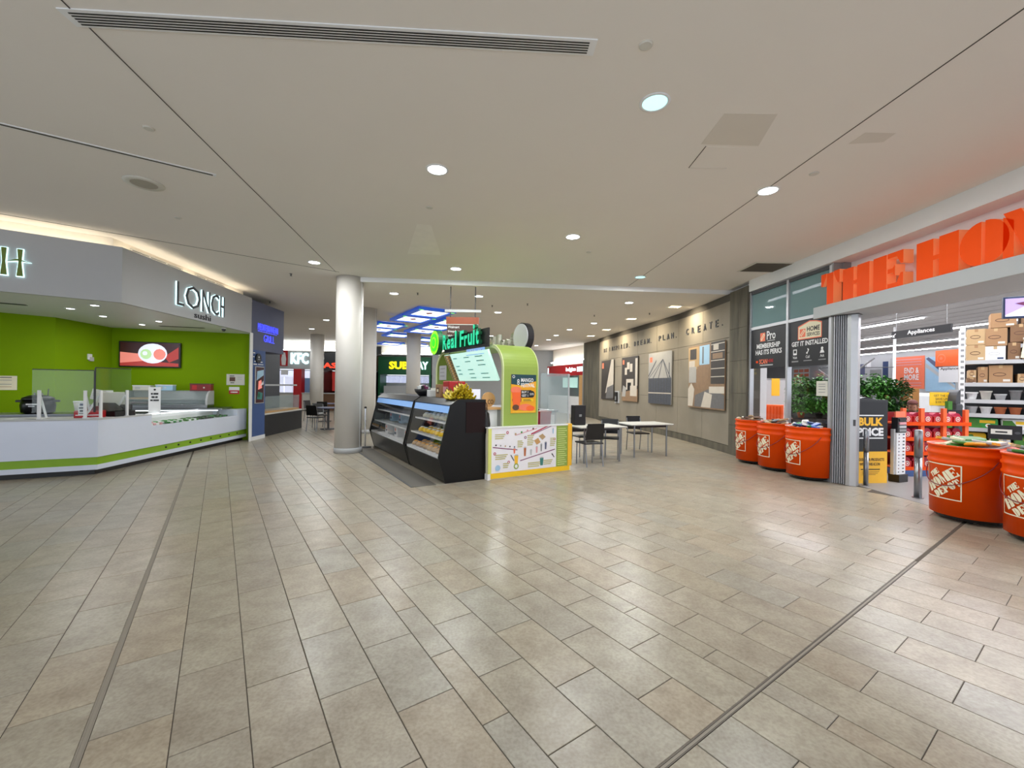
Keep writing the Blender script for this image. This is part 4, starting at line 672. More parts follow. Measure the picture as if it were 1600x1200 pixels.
# bananas heaped on the lit case
def banana_mesh(key):
    pts = []; rs = []
    for i in range(9): a = -0.75+1.5*i/8; pts.append((0.12*math.sin(a), 0.0, 0.115*(1-math.cos(a)))); rs.append(0.006+0.0135*math.sin(PI*min(1, max(0, (i+0.6)/9.2))))
    return MB().tube(pts, rs, 7).mesh('peel', key), MB().tube([(0.078, 0, 0.03), (0.1, 0, 0.052)], [0.009, 0.006], 6).mesh('stem', 'banana_tip')
bm1, bm2 = banana_mesh('banana')
rb = random.Random(5)
for lay, (n, z, rr) in enumerate(((7, 1.325, 0.2), (7, 1.37, 0.18), (6, 1.41, 0.15), (5, 1.45, 0.12), (4, 1.49, 0.085), (2, 1.525, 0.04))):
    for i in range(n):
        u = -0.33+(i-(n-1)/2)*2*rr/max(1, n-1); v = 0.34+rb.uniform(-0.05, 0.05)
        for half in (0, 1) if lay < 3 else (0,):
            x, y = KW(u, v+half*0.17)
            t = thing('banana', 'yellow-green banana in the heap on the lit display case', 'banana', (x, y, z+rb.uniform(0, 0.01)), 0, 'bananas in the heap')
            t.rotation_euler = (rb.uniform(-0.25, 0.25), 0.25*(u+0.33)/0.2+rb.uniform(-0.1, 0.1), KA+PI/2+rb.uniform(-0.35, 0.1)); t.scale = (1.25, 1.35, 1.25)
            for nm, me in (('peel', bm1), ('stem', bm2)):
                o = bpy.data.objects.new(nm, me); COL.objects.link(o); o.parent = t
for p in bm1.polygons: p.use_smooth = True
# arch portal of the kiosk
ARC = [(0.1, 0.0)]; RA = 0.46; ZT = 2.29; V1 = 3.2
ARC += [(0.1+RA-RA*math.cos(i*PI/24), ZT-RA+RA*math.sin(i*PI/24)) for i in range(13)]+[(V1-RA+RA*math.sin(i*PI/24), ZT-RA+RA*math.cos(i*PI/24)) for i in range(13)]+[(V1, 0.0)]
def inset(P, d):
    out = []
    for i, p in enumerate(P):
        a = Vector(P[max(0, i-1)]); b = Vector(P[min(len(P)-1, i+1)]); e = (b-a).normalized(); out.append((p[0]+e.y*d, p[1]-e.x*d))
    out[0] = (out[0][0], 0); out[-1] = (out[-1][0], 0); return out
t = kthing('kiosk_arch', 'lime green arched portal spanning the juice kiosk', 'arch')
def shell(name, key, d0, d1, u0, u1, par):
    A = inset(ARC, d0) if d0 else ARC; B = inset(ARC, d1); m = MB(); n = len(A)
    v = [(u0, p[0], p[1]) for p in A]+[(u0, p[0], p[1]) for p in B]+[(u1, p[0], p[1]) for p in A]+[(u1, p[0], p[1]) for p in B]; f = []
    for i in range(n-1): f += [(i, i+1, n+i+1, n+i), (2*n+i, 3*n+i, 3*n+i+1, 2*n+i+1), (i, 2*n+i, 2*n+i+1, i+1), (n+i, n+i+1, 3*n+i+1, 3*n+i)]
    m.add(v, f); o = m.build(name, key, par)
    return o
shell('arch_sheet', 'kiosk_green', 0, 0.05, 0.34, 1.04, t); shell('edge_band', mat('edge_pale', '#cfd9a2', 0.4), 0.0, 0.055, 0.322, 0.34, t); shell('edge_band', 'edge_pale', 0.0, 0.055, 1.04, 1.055, t)
t = kthing('festival_poster', 'orange mango festival poster on the green arch leg', 'poster', 0.48, 0.1, 1.08); bx('sheet', 'amber', t, 0, 0.52, -0.006, 0, 0, 0.67)
mat('festival_dark', '#15404a', 0.5)
prints('print', t, (0, -0.006, 0), (1, 0), [(0, 0.44, 0.52, 0.67, 'festival_dark'), ([(0.0, 0.5), (0.2, 0.48), (0.52, 0.56), (0.52, 0.44), (0, 0.42)], 'amber'), (disc(0.05, 0.63, 0.025), 'white'), (disc(0.05, 0.63, 0.017), 'festival_dark'), ('t', '8', 0.12, 0.49, 0.05, 0.1, 'white'), ('t', 'MANGO', 0.2, 0.54, 0.26, 0.07, 'white', 0.02), ('t', 'FESTIVAL', 0.2, 0.45, 0.29, 0.07, 'white', 0.02), (disc(0.1, 0.4, 0.11, 14, 0.06), 'salmon'), (disc(0.12, 0.23, 0.1, 14, 0.06), 'terracotta'), ([(0.02, 0.36), (0.2, 0.36), (0.18, 0.06), (0.05, 0.06)], 'orange_flat'), (disc(0.1, 0.1, 0.07, 12, 0.05), 'brown'), (0.2, 0.27, 0.42, 0.4, 'black'), ('t', 'BUY 1', 0.22, 0.345, 0.13, 0.04, 'white', 0.02), ('t', 'GET 1', 0.22, 0.285, 0.13, 0.04, 'white', 0.02), (disc(0.43, 0.33, 0.06), 'black'), ('t', '50%', 0.385, 0.31, 0.09, 0.04, 'white', 0.01), (0.22, 0.2, 0.46, 0.25, 'yellow'), (0.25, 0.228, 0.4, 0.238, 'brown'), (0.25, 0.21, 0.42, 0.22, 'brown'), (disc(0.3, 0.1, 0.14, 16, 0.06), 'salmon'), (disc(0.4, 0.08, 0.09, 14, 0.05), 'orange_flat'), (0.03, 0.01, 0.5, 0.035, 'gold')], step=0.0002)
mat('festival_dark', '#15404a', 0.5)
def kiosk_sign(label, u, facing, backless):
    t = kthing('kiosk_sign', label, 'sign', u, 0, 0, 'juice kiosk signs'); s = -1 if facing < 0 else 1
    right = (0, -1) if facing < 0 else (0, 1)
    vs = 2.42 if facing < 0 else 1.05; vc = 2.85 if facing < 0 else 0.72
    bx('back_board', 'black', t, -0.03 if facing < 0 else 0.0, 0.0 if facing < 0 else 0.03, 0.5 if facing < 0 else 1.0, 2.5 if facing < 0 else 3.05, 2.24, 2.58 if not backless else 2.36)
    x0 = 0.0
    for w, ww, hh in (('R', 0.2, 0.3), ('e', 0.17, 0.2), ('a', 0.17, 0.2), ('l', 0.08, 0.32), (' ', 0.1, 0), ('F', 0.18, 0.3), ('r', 0.13, 0.2), ('u', 0.18, 0.21), ('i', 0.08, 0.36), ('t', 0.13, 0.28)):
        if hh: lettering(w, t, (-0.03 if facing < 0 else 0.03, vs+(-x0 if facing < 0 else x0), 2.3), right, ww, hh*1.05, 'dark_green' if not backless else 'offwhite', 0.07, 0.024, 0.0, name='letter'); lettering(w, t, (-0.03 if facing < 0 else 0.03, vs+(-x0 if facing < 0 else x0), 2.3), right, ww, hh*1.05, 'neon_green', 0.001, 0.028, 0.071, name='letter_face')
        x0 += ww+0.03
    fr = frame_of((-0.03*1.0 if facing < 0 else 0.0, vc, 2.49), right); m = MB()
    flat_ext(m, disc(0, 0, 0.27, 32), [tuple(range(32))], fr, -0.02, 0.12, 'dark_green' if not backless else 'charcoal'); flat_ext(m, disc(0, 0, 0.262, 32), [tuple(range(32))], fr, 0.1003, 0.0005, 'neon_lime'); m.build('fruit_disc', 'neon_lime', t)
    m = MB(); flat_ext(m, disc(0, 0, 0.2, 28), [tuple(range(28))], fr, 0.101, 0.008, 'neon_lime_core'); m.build('fruit_ring', 'neon_lime_core', t)
    m = MB(); flat_ext(m, disc(0, 0, 0.13, 24), [tuple(range(24))], fr, 0.11, 0.006, 'neon_lime'); flat_ext(m, disc(0, 0, 0.09, 20), [tuple(range(20))], fr, 0.117, 0.006, 'neon_lime_core'); m.build('fruit_core', 'neon_lime', t)
    if backless:
        fb = frame_of((-0.001, vc, 2.49), (0, -1)); m = MB(); flat_ext(m, disc(0, 0, 0.25, 32), [tuple(range(32))], fb, 0.02, 0.02, 'light_grey'); m.build('disc_back', 'light_grey', t)
    else:
        bx('sub_sign', 'screen_header', t, -0.05, -0.03, 0.62, 1.35, 2.12, 2.24); lettering('bubble tea', t, (-0.05, 1.32, 2.15), (0, -1), 0.66, 0.07, 'white', 0.004, 0.01)
    return t
kiosk_sign('glowing green Real Fruit letters with lime slice disc on the kiosk', 0.27, -1, False); kiosk_sign('reversed back of the second fruit letters with grey disc on the arch', 1.09, 1, True)
t = kthing('menu_board', 'tilted lit mint menu board hanging in the kiosk arch', 'menu board', 0.3, 0, 0); M = [(-0.1, 0.45, 2.18), (-0.1, 2.42, 2.18), (0.13, 2.42, 1.64), (0.13, 0.45, 1.64)]
MB().ext(M, (0.035, 0, 0.015)).build('screen', 'screen_menu', t); up = Vector((-0.23, 0, 0.54)).normalized()
pr = [(0, 0, 0.32, 0.58, 'tan')]+[(disc(0.06+0.055*(k % 5), 0.05+0.06*(k//5), 0.022, 8), ('leaf', 'brown', 'cream', 'leaf_dark', 'gold')[(k*7) % 5]) for k in range(45)]
for j in range(6): pr += [(0.42+0.5*c, 0.06+j*0.085, 0.42+0.5*c+0.3*(0.6+0.4*((j*3+c) % 3)/2), 0.075+j*0.085, 'teal') for c in range(3) if (j+c) % 4]
prints('menu_print', t, (0.13, 2.42, 1.64), (0, -1), pr, up=tuple(up), step=0.0001); MB().tube([(-0.08, 0.7, 2.18), (-0.06, 0.7, 2.25)], 0.01).build('bracket', 'dark_grey', t); MB().tube([(-0.08, 2.2, 2.18), (-0.06, 2.2, 2.25)], 0.01).build('bracket', 'dark_grey', t)
# kiosk inner counter and appliances
t = kthing('kiosk_counter', 'white inner kiosk counter with a wooden top', 'counter', 0.06, 0.25); bx('body', 'white', t, 0, 0.24, 0, 2.8, 0, 1.14); bx('wood_top', 'wood', t, -0.03, 0.3, -0.04, 2.84, 1.14, 1.18)
t = kthing('kiosk_cabinet', 'pale grey back cabinet behind the acrylic kiosk screen', 'cabinet', 1.08, 0.5); bx('body', 'light_grey', t, 0, 0.7, 0, 2.2, 0, 1.05, bevel=0.01); bx('worktop', 'steel', t, -0.02, 0.72, -0.02, 2.22, 1.05, 1.09); bx('door', 'white', t, 0.05, 0.64, -0.012, 0, 0.08, 1.0)
x, y = KW(1.3, 0.34); t = thing('red_bin', 'crimson plastic tub behind the acrylic screen', 'tub', (x, y, 0.6), KA); MB().ext([(-0.13, -0.1, 0), (0.13, -0.1, 0), (0.15, -0.1, 0.46), (-0.15, -0.1, 0.46)], (0, 0.2, 0)).build('body', 'crimson', t); bx('lid', 'red', t, -0.16, 0.16, -0.11, 0.11, 0.46, 0.49); bx('stand', 'grey', t, -0.12, 0.12, -0.1, 0.1, -0.6, 0)
for u, v, w, h, k, l in ((1.25, 0.75, 0.3, 0.42, 'white', 'white cup sealing machine behind the acrylic screen'), (1.55, 1.2, 0.3, 0.6, 'steel', 'steel tea urn behind the acrylic screen')):
    t = kthing('machine', l, 'machine', u, v, 1.09, 'kiosk machines'); bx('body', k, t, -w/2, w/2, -0.15, 0.15, 0, h, bevel=0.02); bx('panel', 'charcoal', t, -w/2+0.04, w/2-0.04, -0.158, -0.148, h-0.14, h-0.05); bx('tray', 'dark_grey', t, -w/2+0.02, w/2-0.02, -0.22, -0.15, 0, 0.03)
t = kthing('wall_box', 'steel hanging shelf with red boxes in the kiosk', 'shelf', 1.5, 1.0, 1.95) if False else None
t = kthing('red_machine', 'red slush machine behind the banana heap', 'machine', -0.2, 0.95, 1.32); bx('body', 'red', t, -0.16, 0.16, -0.14, 0.14, 0, 0.3, bevel=0.015); bx('window', 'pink', t, -0.166, -0.158, -0.11, 0.11, 0.04, 0.2)
t = kthing('snack_box', 'brown snack packet standing on the lit case', 'packet', -0.25, 1.35, 1.32); bx('pack', 'cardboard', t, -0.1, 0.1, -0.12, 0.12, 0, 0.24, bevel=0.006); prints('print', t, (-0.1, 0.1, 0.04), (0, -1), [(0.03, 0.03, 0.16, 0.14, 'brown'), (0.05, 0.06, 0.13, 0.11, 'cream')])
t = kthing('candy_bowl', 'dark bowl heaped with wrapped sweets on the dark case', 'bowl', -0.3, 2.3, 1.32); MB().lathe([(0.08, 0), (0.16, 0.08), (0.18, 0.14), (0.16, 0.14)], n=20).build('bowl', 'charcoal', t, smooth=True)
for i in range(14): a = i*2.4; r = 0.028*math.sqrt(i)*1.1; bx('sweet', ('white', 'light_grey', 'purple', 'charcoal')[i % 4], t, r*math.cos(a)-0.03, r*math.cos(a)+0.03, r*math.sin(a)-0.02, r*math.sin(a)+0.02, 0.13, 0.18+0.05*(1-i/14), bevel=0.008)
t = kthing('napkin_box', 'white napkin box on the lit case', 'box', -0.3, 1.72, 1.32); bx('box', 'white', t, -0.1, 0.1, -0.08, 0.08, 0, 0.13, bevel=0.005); bx('napkin', 'offwhite', t, -0.05, 0.05, -0.01, 0.01, 0.13, 0.17)
t = kthing('wood_paddle', 'round wooden paddle sign beside the arch leg', 'sign', 0.17, 0.32, 1.18); m = MB(); m.ext([(0.02*0+p[0], 0, p[1]) for p in disc(0, 0.13, 0.13, 20)], (0, 0.02, 0)); m.build('disc', 'wood', t); lettering('CO', t, (-0.02, 0, 0.05), (1, 0), 0.11, 0.08, 'brown', 0.003, 0.01)
t = kthing('tablet', 'white tablet screen standing on the inner counter', 'tablet', 0.15, 0.85, 1.18, None, -0.9); bx('screen', 'screen_white', t, -0.12, 0.12, 0, 0.015, 0.05, 0.3); bx('stand', 'charcoal', t, -0.06, 0.06, 0.0, 0.08, 0, 0.05)
t = kthing('black_bag', 'black bag hanging at the end of the display case', 'bag', 0.03, 0.2, 0.0); MB().lathe([(0.03, 0.74), (0.09, 0.78), (0.1, 0.9), (0.08, 1.08), (0.03, 1.14)], n=14).build('pouch', 'black', t, smooth=True); MB().tube([(-0.05, 0, 1.08), (-0.04, 0, 1.24), (0.0, 0, 1.3), (0.04, 0, 1.24), (0.05, 0, 1.08)], 0.008).build('strap', 'black', t)
t = kthing('flat_notice', 'pale notice sheet inside the far leg of the arch', 'notice', 0.31, 2.75, 1.66); bx('sheet', 'light_grey', t, 0, 0.006, -0.2, 0.2, 0, 0.32)
prints('print', t, (0, 0.2, 0), (0, -1), [(0.05, 0.24, 0.34, 0.26, 'grey'), (0.05, 0.16, 0.3, 0.175, 'grey'), (0.05, 0.08, 0.32, 0.095, 'grey')])
t = thing('floor_shade', 'thin dark sheet standing in for floor shade and reflection along the kiosk cases', 'mat', (*KW(-0.9, 0.1), 0), KA); bx('mat', 'floor_shade_grey', t, -0.32, 0.05, 0.0, 4.4, 0.0, 0.006); bx('border', 'dark_grey', t, -0.35, -0.32, -0.0, 4.4, 0, 0.005)  # dark sheet stands for shade and reflection on the bare tiles
t = thing('queue_post', 'thin chrome queue post beside the big column', 'post', (*KW(-0.95, 4.55), 0)); MB().lathe([(0.15, 0.0), (0.15, 0.015), (0.03, 0.03)], n=20).build('foot', 'dark_grey', t, smooth=True); MB().tube([(0, 0, 0.03), (0, 0, 0.95)], 0.02).build('pole', 'chrome', t); MB().lathe([(0.03, 0.95), (0.03, 0.99), (0.01, 1.0)], n=14).build('cap', 'charcoal', t)
# ================================================================== TABLES AND CHAIRS BY THE KIOSK
def table(label, x, y, rz):
    t = thing('cafe_table', label, 'table', (x, y, 0), rz, 'cafe tables'); bx('tabletop', 'offwhite', t, -0.55, 0.55, -0.36, 0.36, 0.71, 0.74, bevel=0.01); bx('edge_band', 'grey', t, -0.552, 0.552, -0.362, 0.362, 0.712, 0.722)
    for sx in (-0.42, 0.42):
        for sy in (-0.27, 0.27): MB().tube([(sx, sy, 0.0), (sx, sy, 0.71)], 0.018).build('leg', 'steel', t)
    bx('apron', 'charcoal', t, -0.44, 0.44, -0.28, 0.28, 0.66, 0.71); return t
table('grey cafe table standing right behind the drink board', 1.78, 8.95, 0.35); table('grey cafe table between the kiosk and the stone wall', 3.05, 9.75, 0.3)
def chair(label, x, y, rz, first=[None]):
    if first[0] is None:
        t = thing('cafe_chair', label, 'chair', (x, y, 0), rz, 'black cafe chairs'); bx('seat', 'black', t, -0.21, 0.21, -0.2, 0.2, 0.43, 0.46, bevel=0.012)
        MB().ext([(-0.2, 0.19, 0.52), (0.2, 0.19, 0.52), (0.18, 0.25, 0.84), (-0.18, 0.25, 0.84)], (0, 0.022, 0)).build('backrest', 'black', t)
        for sx in (-0.18, 0.18):
            MB().tube([(sx, -0.17, 0), (sx, -0.16, 0.43)], 0.013).build('leg', 'steel', t); MB().tube([(sx, 0.24, 0), (sx, 0.18, 0.45), (sx, 0.235, 0.8)], 0.013).build('leg', 'steel', t)
        first[0] = t; return t
    return copy_tree(first[0], (x, y, 0), rz, label, 'black cafe chairs')
chair('black cafe chair tucked in beside the yellow board post', 1.55, 8.42, 0.35+PI); chair('black cafe chair at the far side of the first cafe table', 1.62, 9.52, 0.35); chair('black cafe chair on the wall side of the first cafe table', 2.15, 9.25, 0.35-0.6); chair('black cafe chair behind the table by the stone wall', 3.1, 10.35, 0.2)
t = thing('black_case', 'upright black case on the far edge of the first cafe table', 'case', (1.42, 9.0, 0.74), 0.35); bx('body', 'black', t, -0.13, 0.13, -0.09, 0.09, 0, 0.42, bevel=0.01); bx('latch', 'grey', t, -0.03, 0.03, -0.098, -0.088, 0.18, 0.23)
for x, y, r, l in ((-6.2, 14.3, 0.3, 'dark cafe table among the blurred seating by the grill stall'), (-7.6, 17.2, 0.8, 'dark cafe table farther back before the chicken stall')):
    t = thing('dark_table', l, 'table', (x, y, 0), r, 'dark food court tables'); MB().lathe([(0.38, 0.71), (0.38, 0.74)], n=24).build('tabletop', 'slate', t); MB().tube([(0, 0, 0.02), (0, 0, 0.71)], 0.035).build('pedestal', 'dark_grey', t); MB().lathe([(0.25, 0), (0.25, 0.02)], n=20).build('foot', 'dark_grey', t)
    for k in range(3): a = r+k*2.1; chair('black cafe chair at the %s dark round table, %s around it' % ('first' if r < 0.5 else 'second', ('one', 'two', 'three')[k]), x+0.62*math.cos(a), y+0.62*math.sin(a), a-PI/2)
# ================================================================== STONE WALL: LETTERS AND POSTERS
def wall_at(s):
    for a, b in zip(WP, WP[1:]):
        L = (Vector(b)-Vector(a)).length
        if s <= L: p = Vector(a).lerp(Vector(b), s/L); e = (Vector(b)-Vector(a)).normalized(); return p, e
        s -= L
    return Vector(WP[-1]), e
t = thing('wall_lettering', 'dark steel letters BE INSPIRED. DREAM. PLAN. CREATE. on the stone wall', 'lettering', (5.2, 11, 3.1))
CW = {'I': 0.025, '.': 0.03, 'M': 0.17, ' ': 0}
for txt, s0, s1 in (('CREATE.', 2.43, 0.1), ('PLAN.', 4.2, 2.8), ('DREAM.', 6.05, 4.5), ('BE INSPIRED.', 9.25, 6.25)):
    n = len(txt); pit = (s0-s1)/n
    for i, ch in enumerate(txt):
        if ch == ' ': continue
        p, e = wall_at(s0-pit*(i+0.15)); w = CW.get(ch, 0.14)
        under(lettering(ch, None, (p.x, p.y, 3.12), (-e.x, -e.y), w, 0.03 if ch == '.' else 0.18, 'charcoal', 0.015, 0.006, 0.004, name='letter'), t)
def wposter(label, s0, s1, items, base):
    a, e = wall_at(s0); b, _ = wall_at(s1); d = b-a; L = d.length
    t = thing('wall_poster', label, 'poster', (a.x-0.035*0, a.y, 1.02), math.atan2(d.y, d.x), 'stone wall posters'); H = 1.72
    bx('panel', base, t, 0, L, -0.055, -0.03, 0, H); sx, sy = L, H
    conv = []
    for it in items:
        if isinstance(it[0], list): conv.append(([(x*sx, y*sy) for x, y in it[0]], it[1]))
        else: conv.append((it[0]*sx, it[1]*sy, it[2]*sx, it[3]*sy, it[4]))
    prints('photo_print', t, (0, -0.055, 0), (1, 0), conv, step=0.0002); return t
mat('photo_dark', '#3a3430', 0.5, var=0.2, scale=14); mat('photo_grey', '#6a6868', 0.5, var=0.25, scale=16); mat('photo_warm', '#8d7156', 0.5, var=0.2, scale=12); mat('photo_sky', '#a8a5a0', 0.5, var=0.1); mat('photo_steel', '#4c4f58', 0.5, var=0.4, scale=22); mat('photo_light', '#c8beb0', 0.5, var=0.1)
wposter('dark poster of a slanted building facade, farthest on the stone wall', 9.38, 7.86, [([(0.35, 0.15), (1, 0.35), (1, 1), (0.82, 1)], 'photo_light'), ([(0.4, 0.02), (1, 0.05), (1, 0.38), (0.5, 0.3)], 'photo_grey'), (0.06, 0.8, 0.2, 0.94, 'salmon')], 'photo_dark')
wposter('poster of a living room with fireplace and pictures on a brown wall', 6.99, 5.58, [([(0, 0), (1, 0), (1, 0.28), (0, 0.2)], 'photo_warm'), (0.3, 0.26, 0.75, 0.5, 'photo_light'), (0.38, 0.26, 0.6, 0.42, 'black'), (0.34, 0.72, 0.5, 0.88, 'photo_light'), (0.52, 0.66, 0.68, 0.84, 'photo_light'), (0.2, 0.6, 0.34, 0.76, 'photo_light'), (0.85, 0.35, 0.98, 0.95, 'photo_light'), (0.55, 0.12, 0.95, 0.35, 'photo_light'), ([(0.02, 0.1), (0.25, 0.1), (0.3, 0.3), (0.1, 0.36)], 'photo_sky'), (0.06, 0.84, 0.16, 0.94, 'salmon')], 'photo_dark')
wposter('grey poster of steel roof trusses under construction', 4.76, 3.2, [(0, 0.5, 1, 1, 'photo_sky'), (0, 0, 1, 0.5, 'photo_steel')]+[([(x, 0.5), (x+0.03, 0.5), (0.66, 0.86), (0.63, 0.86)], 'photo_steel') for x in (0.0, 0.2, 0.45, 0.85, 0.95)]+[([(0.0, 0.52), (0.0, 0.56), (0.36, 0.86), (0.36, 0.82)], 'photo_steel'), (0.9, 0.4, 0.93, 0.78, 'photo_steel'), (0.06, 0.82, 0.18, 0.92, 'salmon')]+[(x, 0.02, x+0.02, 0.5, 'dark_grey') for x in (0.1, 0.22, 0.34, 0.46, 0.58, 0.7, 0.82)]+[(0, 0.2, 1, 0.22, 'photo_light')], 'photo_sky')
wposter('large warm collage poster of furniture, nearest on the stone wall', 2.12, 0.13, [(0, 0.62, 0.33, 0.98, 'tan'), (0.05, 0.78, 0.25, 0.95, 'photo_dark'), (0.02, 0.64, 0.2, 0.76, 'photo_light'), (0.34, 0.68, 0.62, 0.98, 'sky'), (0.42, 0.7, 0.46, 0.96, 'photo_grey'), (0.66, 0.38, 1, 1, 'photo_dark')]+[(0.66, y, 1, y+0.012, 'photo_light') for y in (0.48, 0.6, 0.72, 0.85, 0.96)]+[(0.72, 0.88, 0.85, 0.96, 'photo_light'), (0.7, 0.75, 0.95, 0.83, 'photo_warm'), (0.02, 0.4, 0.25, 0.66, 'photo_sky'), (0.28, 0.3, 0.62, 0.66, 'photo_warm'), ([(0, 0.02), (0.15, 0.02), (0.2, 0.3), (0.1, 0.4), (0, 0.3)], 'photo_light'), ([(0.2, 0.02), (1, 0.02), (1, 0.22), (0.6, 0.3), (0.22, 0.2)], 'photo_grey'), ([(0.4, 0.02), (0.66, 0.02), (0.7, 0.22), (0.5, 0.26)], 'photo_light'), (0.62, 0.24, 1, 0.34, 'photo_light')], 'photo_warm')
p, e = wall_at(7.72); t = thing('wall_phone', 'black wall phone between the two farthest posters', 'phone', (p.x, p.y, 0.9), math.atan2(-e.y, -e.x)); bx('back_plate', 'light_grey', t, 0, 0.42, -0.04, 0, 0, 0.5); bx('handset', 'black', t, 0.1, 0.32, -0.1, -0.04, 0.06, 0.46, bevel=0.01); bx('keypad', 'grey', t, 0.16, 0.27, -0.104, -0.1, 0.12, 0.28)

# ================================================================== STORE FRONT
ST = {
 'T': [[(.32, 0), (.68, 0), (.68, .98), (.32, .98)], [(0, .62), (.1, .62), (.29, .9), (.29, 1), (0, 1)], [(.71, .9), (.9, .62), (1, .62), (1, 1), (.71, 1)]],
 'H': [[(0, 0), (.42, 0), (.42, 1), (0, 1)], [(.56, 0), (1, 0), (1, 1), (.56, 1)], [(.42, .45), (.56, .45), (.56, .56), (.42, .56)]],
 'E': [[(0, 0), (.46, 0), (.46, 1), (0, 1)], [(.5, .86), (.8, .86), (.92, .64), (1, .64), (1, 1), (.5, 1)], [(.5, 0), (1, 0), (1, .38), (.92, .38), (.8, .14), (.5, .14)], [(.5, .44), (.66, .44), (.74, .34), (.74, .66), (.66, .56), (.5, .56)]],
 'O': [[(.46, 0)]+[(.46-.46*math.sin(i*PI/14), .5-.5*math.cos(i*PI/14)) for i in range(1, 14)]+[(.46, 1)], [(.54, 1)]+[(.54+.46*math.sin(i*PI/14), .5+.5*math.cos(i*PI/14)) for i in range(1, 14)]+[(.54, 0)]],
 'M': [[(0, 0), (.16, 0), (.16, .8), (0, .92)], [(0, 1), (.26, 1), (.5, .42), (.42, 0), (.36, 0)], [(.74, 1), (1, 1), (1, 0), (.6, 0), (.62, .5)]],
 'D': [[(0, 0), (.4, 0), (.4, 1), (0, 1)], [(.46, 1)]+[(.46+.54*math.sin(i*PI/12), .5+.5*math.cos(i*PI/12)) for i in range(1, 12)]+[(.46, 0)]],
 'P': [[(0, 0), (.42, 0), (.42, 1), (0, 1)], [(.47, 1)]+[(.47+.53*math.sin(i*PI/10), .69+.31*math.cos(i*PI/10)) for i in range(1, 10)]+[(.47, .38)]]}
sign = thing('store_sign', 'huge orange raised letters THE HOME DEPOT standing on the white ledge', 'sign', (5.35, 6, 3.0))
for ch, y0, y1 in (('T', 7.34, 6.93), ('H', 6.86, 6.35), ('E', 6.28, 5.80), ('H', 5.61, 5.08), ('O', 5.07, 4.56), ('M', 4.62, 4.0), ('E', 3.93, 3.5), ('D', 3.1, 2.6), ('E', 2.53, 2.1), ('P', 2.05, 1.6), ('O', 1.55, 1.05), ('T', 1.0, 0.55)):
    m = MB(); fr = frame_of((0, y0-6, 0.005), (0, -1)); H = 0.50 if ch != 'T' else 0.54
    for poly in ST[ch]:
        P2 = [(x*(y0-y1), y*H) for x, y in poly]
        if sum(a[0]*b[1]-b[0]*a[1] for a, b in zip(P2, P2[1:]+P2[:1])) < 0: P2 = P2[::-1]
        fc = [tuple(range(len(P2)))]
        flat_ext(m, P2, fc, fr, -0.14, 0.14, 'orange_side_lit'); flat_ext(m, P2, fc, fr, 0.001, 0.001, 'orange_sign')
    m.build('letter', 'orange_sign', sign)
bx('sign_rail', 'light_grey', sign, 0.1, 0.14, -5.6, 1.35, 0.0, 0.03)
def wposter2(label, t0, t1, z0, z1, items, w0, h0):
    q = glass_pt(t0); t = thing('window_poster', label, 'poster', (q[0], q[1], z0), GR, 'store window posters'); fx = (t1-t0)/w0; fy = (z1-z0)/h0
    bx('sheet', 'poster_black', t, 0, t1-t0, -0.004, 0.004, 0, z1-z0); conv = []
    for it in items:
        if it[0] == 't': conv.append(('t', it[1], it[2]*fx, it[3]*fy, it[4]*fx, it[5]*fy)+tuple(it[6:]))
        elif isinstance(it[0], list): conv.append(([(x*fx, y*fy) for x, y in it[0]], it[1]))
        else: conv.append((it[0]*fx, it[1]*fy, it[2]*fx, it[3]*fy, it[4]))
    prints('print', t, (0, -0.004, 0), (1, 0), conv, step=0.0003); return t
mat('poster_black', '#16161a', 0.4, var=0.05)
def logo_items(x, y, s, sq='salmon', ink='cream'): return [(x, y, x+s, y+s, sq), ([(x+s*.06, y+s*.3), (x+s*.7, y+s*.94), (x+s*.94, y+s*.7), (x+s*.3, y+s*.06)], ink), ([(x+s*.22, y+s*.3), (x+s*.7, y+s*.8), (x+s*.78, y+s*.7), (x+s*.3, y+s*.2)], sq)]
wposter2('black window poster reading Pro membership has its perks', 0.06, 1.148, 2.0, 2.838, logo_items(0.35, 0.6, 0.19)+[('t', 'Pro', 0.6, 0.62, 0.32, 0.19, 'white', 0.02), (0.62, 0.59, 0.9, 0.6, 'white'), ('t', 'MEMBERSHIP', 0.22, 0.44, 0.86, 0.11, 'white', 0.03), ('t', 'HAS ITS PERKS', 0.18, 0.3, 0.96, 0.11, 'white', 0.03), (0.2, 0.12, 0.28, 0.17, 'orange'), ('t', 'SCAN', 0.33, 0.09, 0.3, 0.11, 'salmon', 0.03), ('t', 'HERE', 0.65, 0.12, 0.2, 0.07, 'red', 0.02), (0.36, 0.05, 0.84, 0.075, 'light_grey')], 1.3, 0.89)
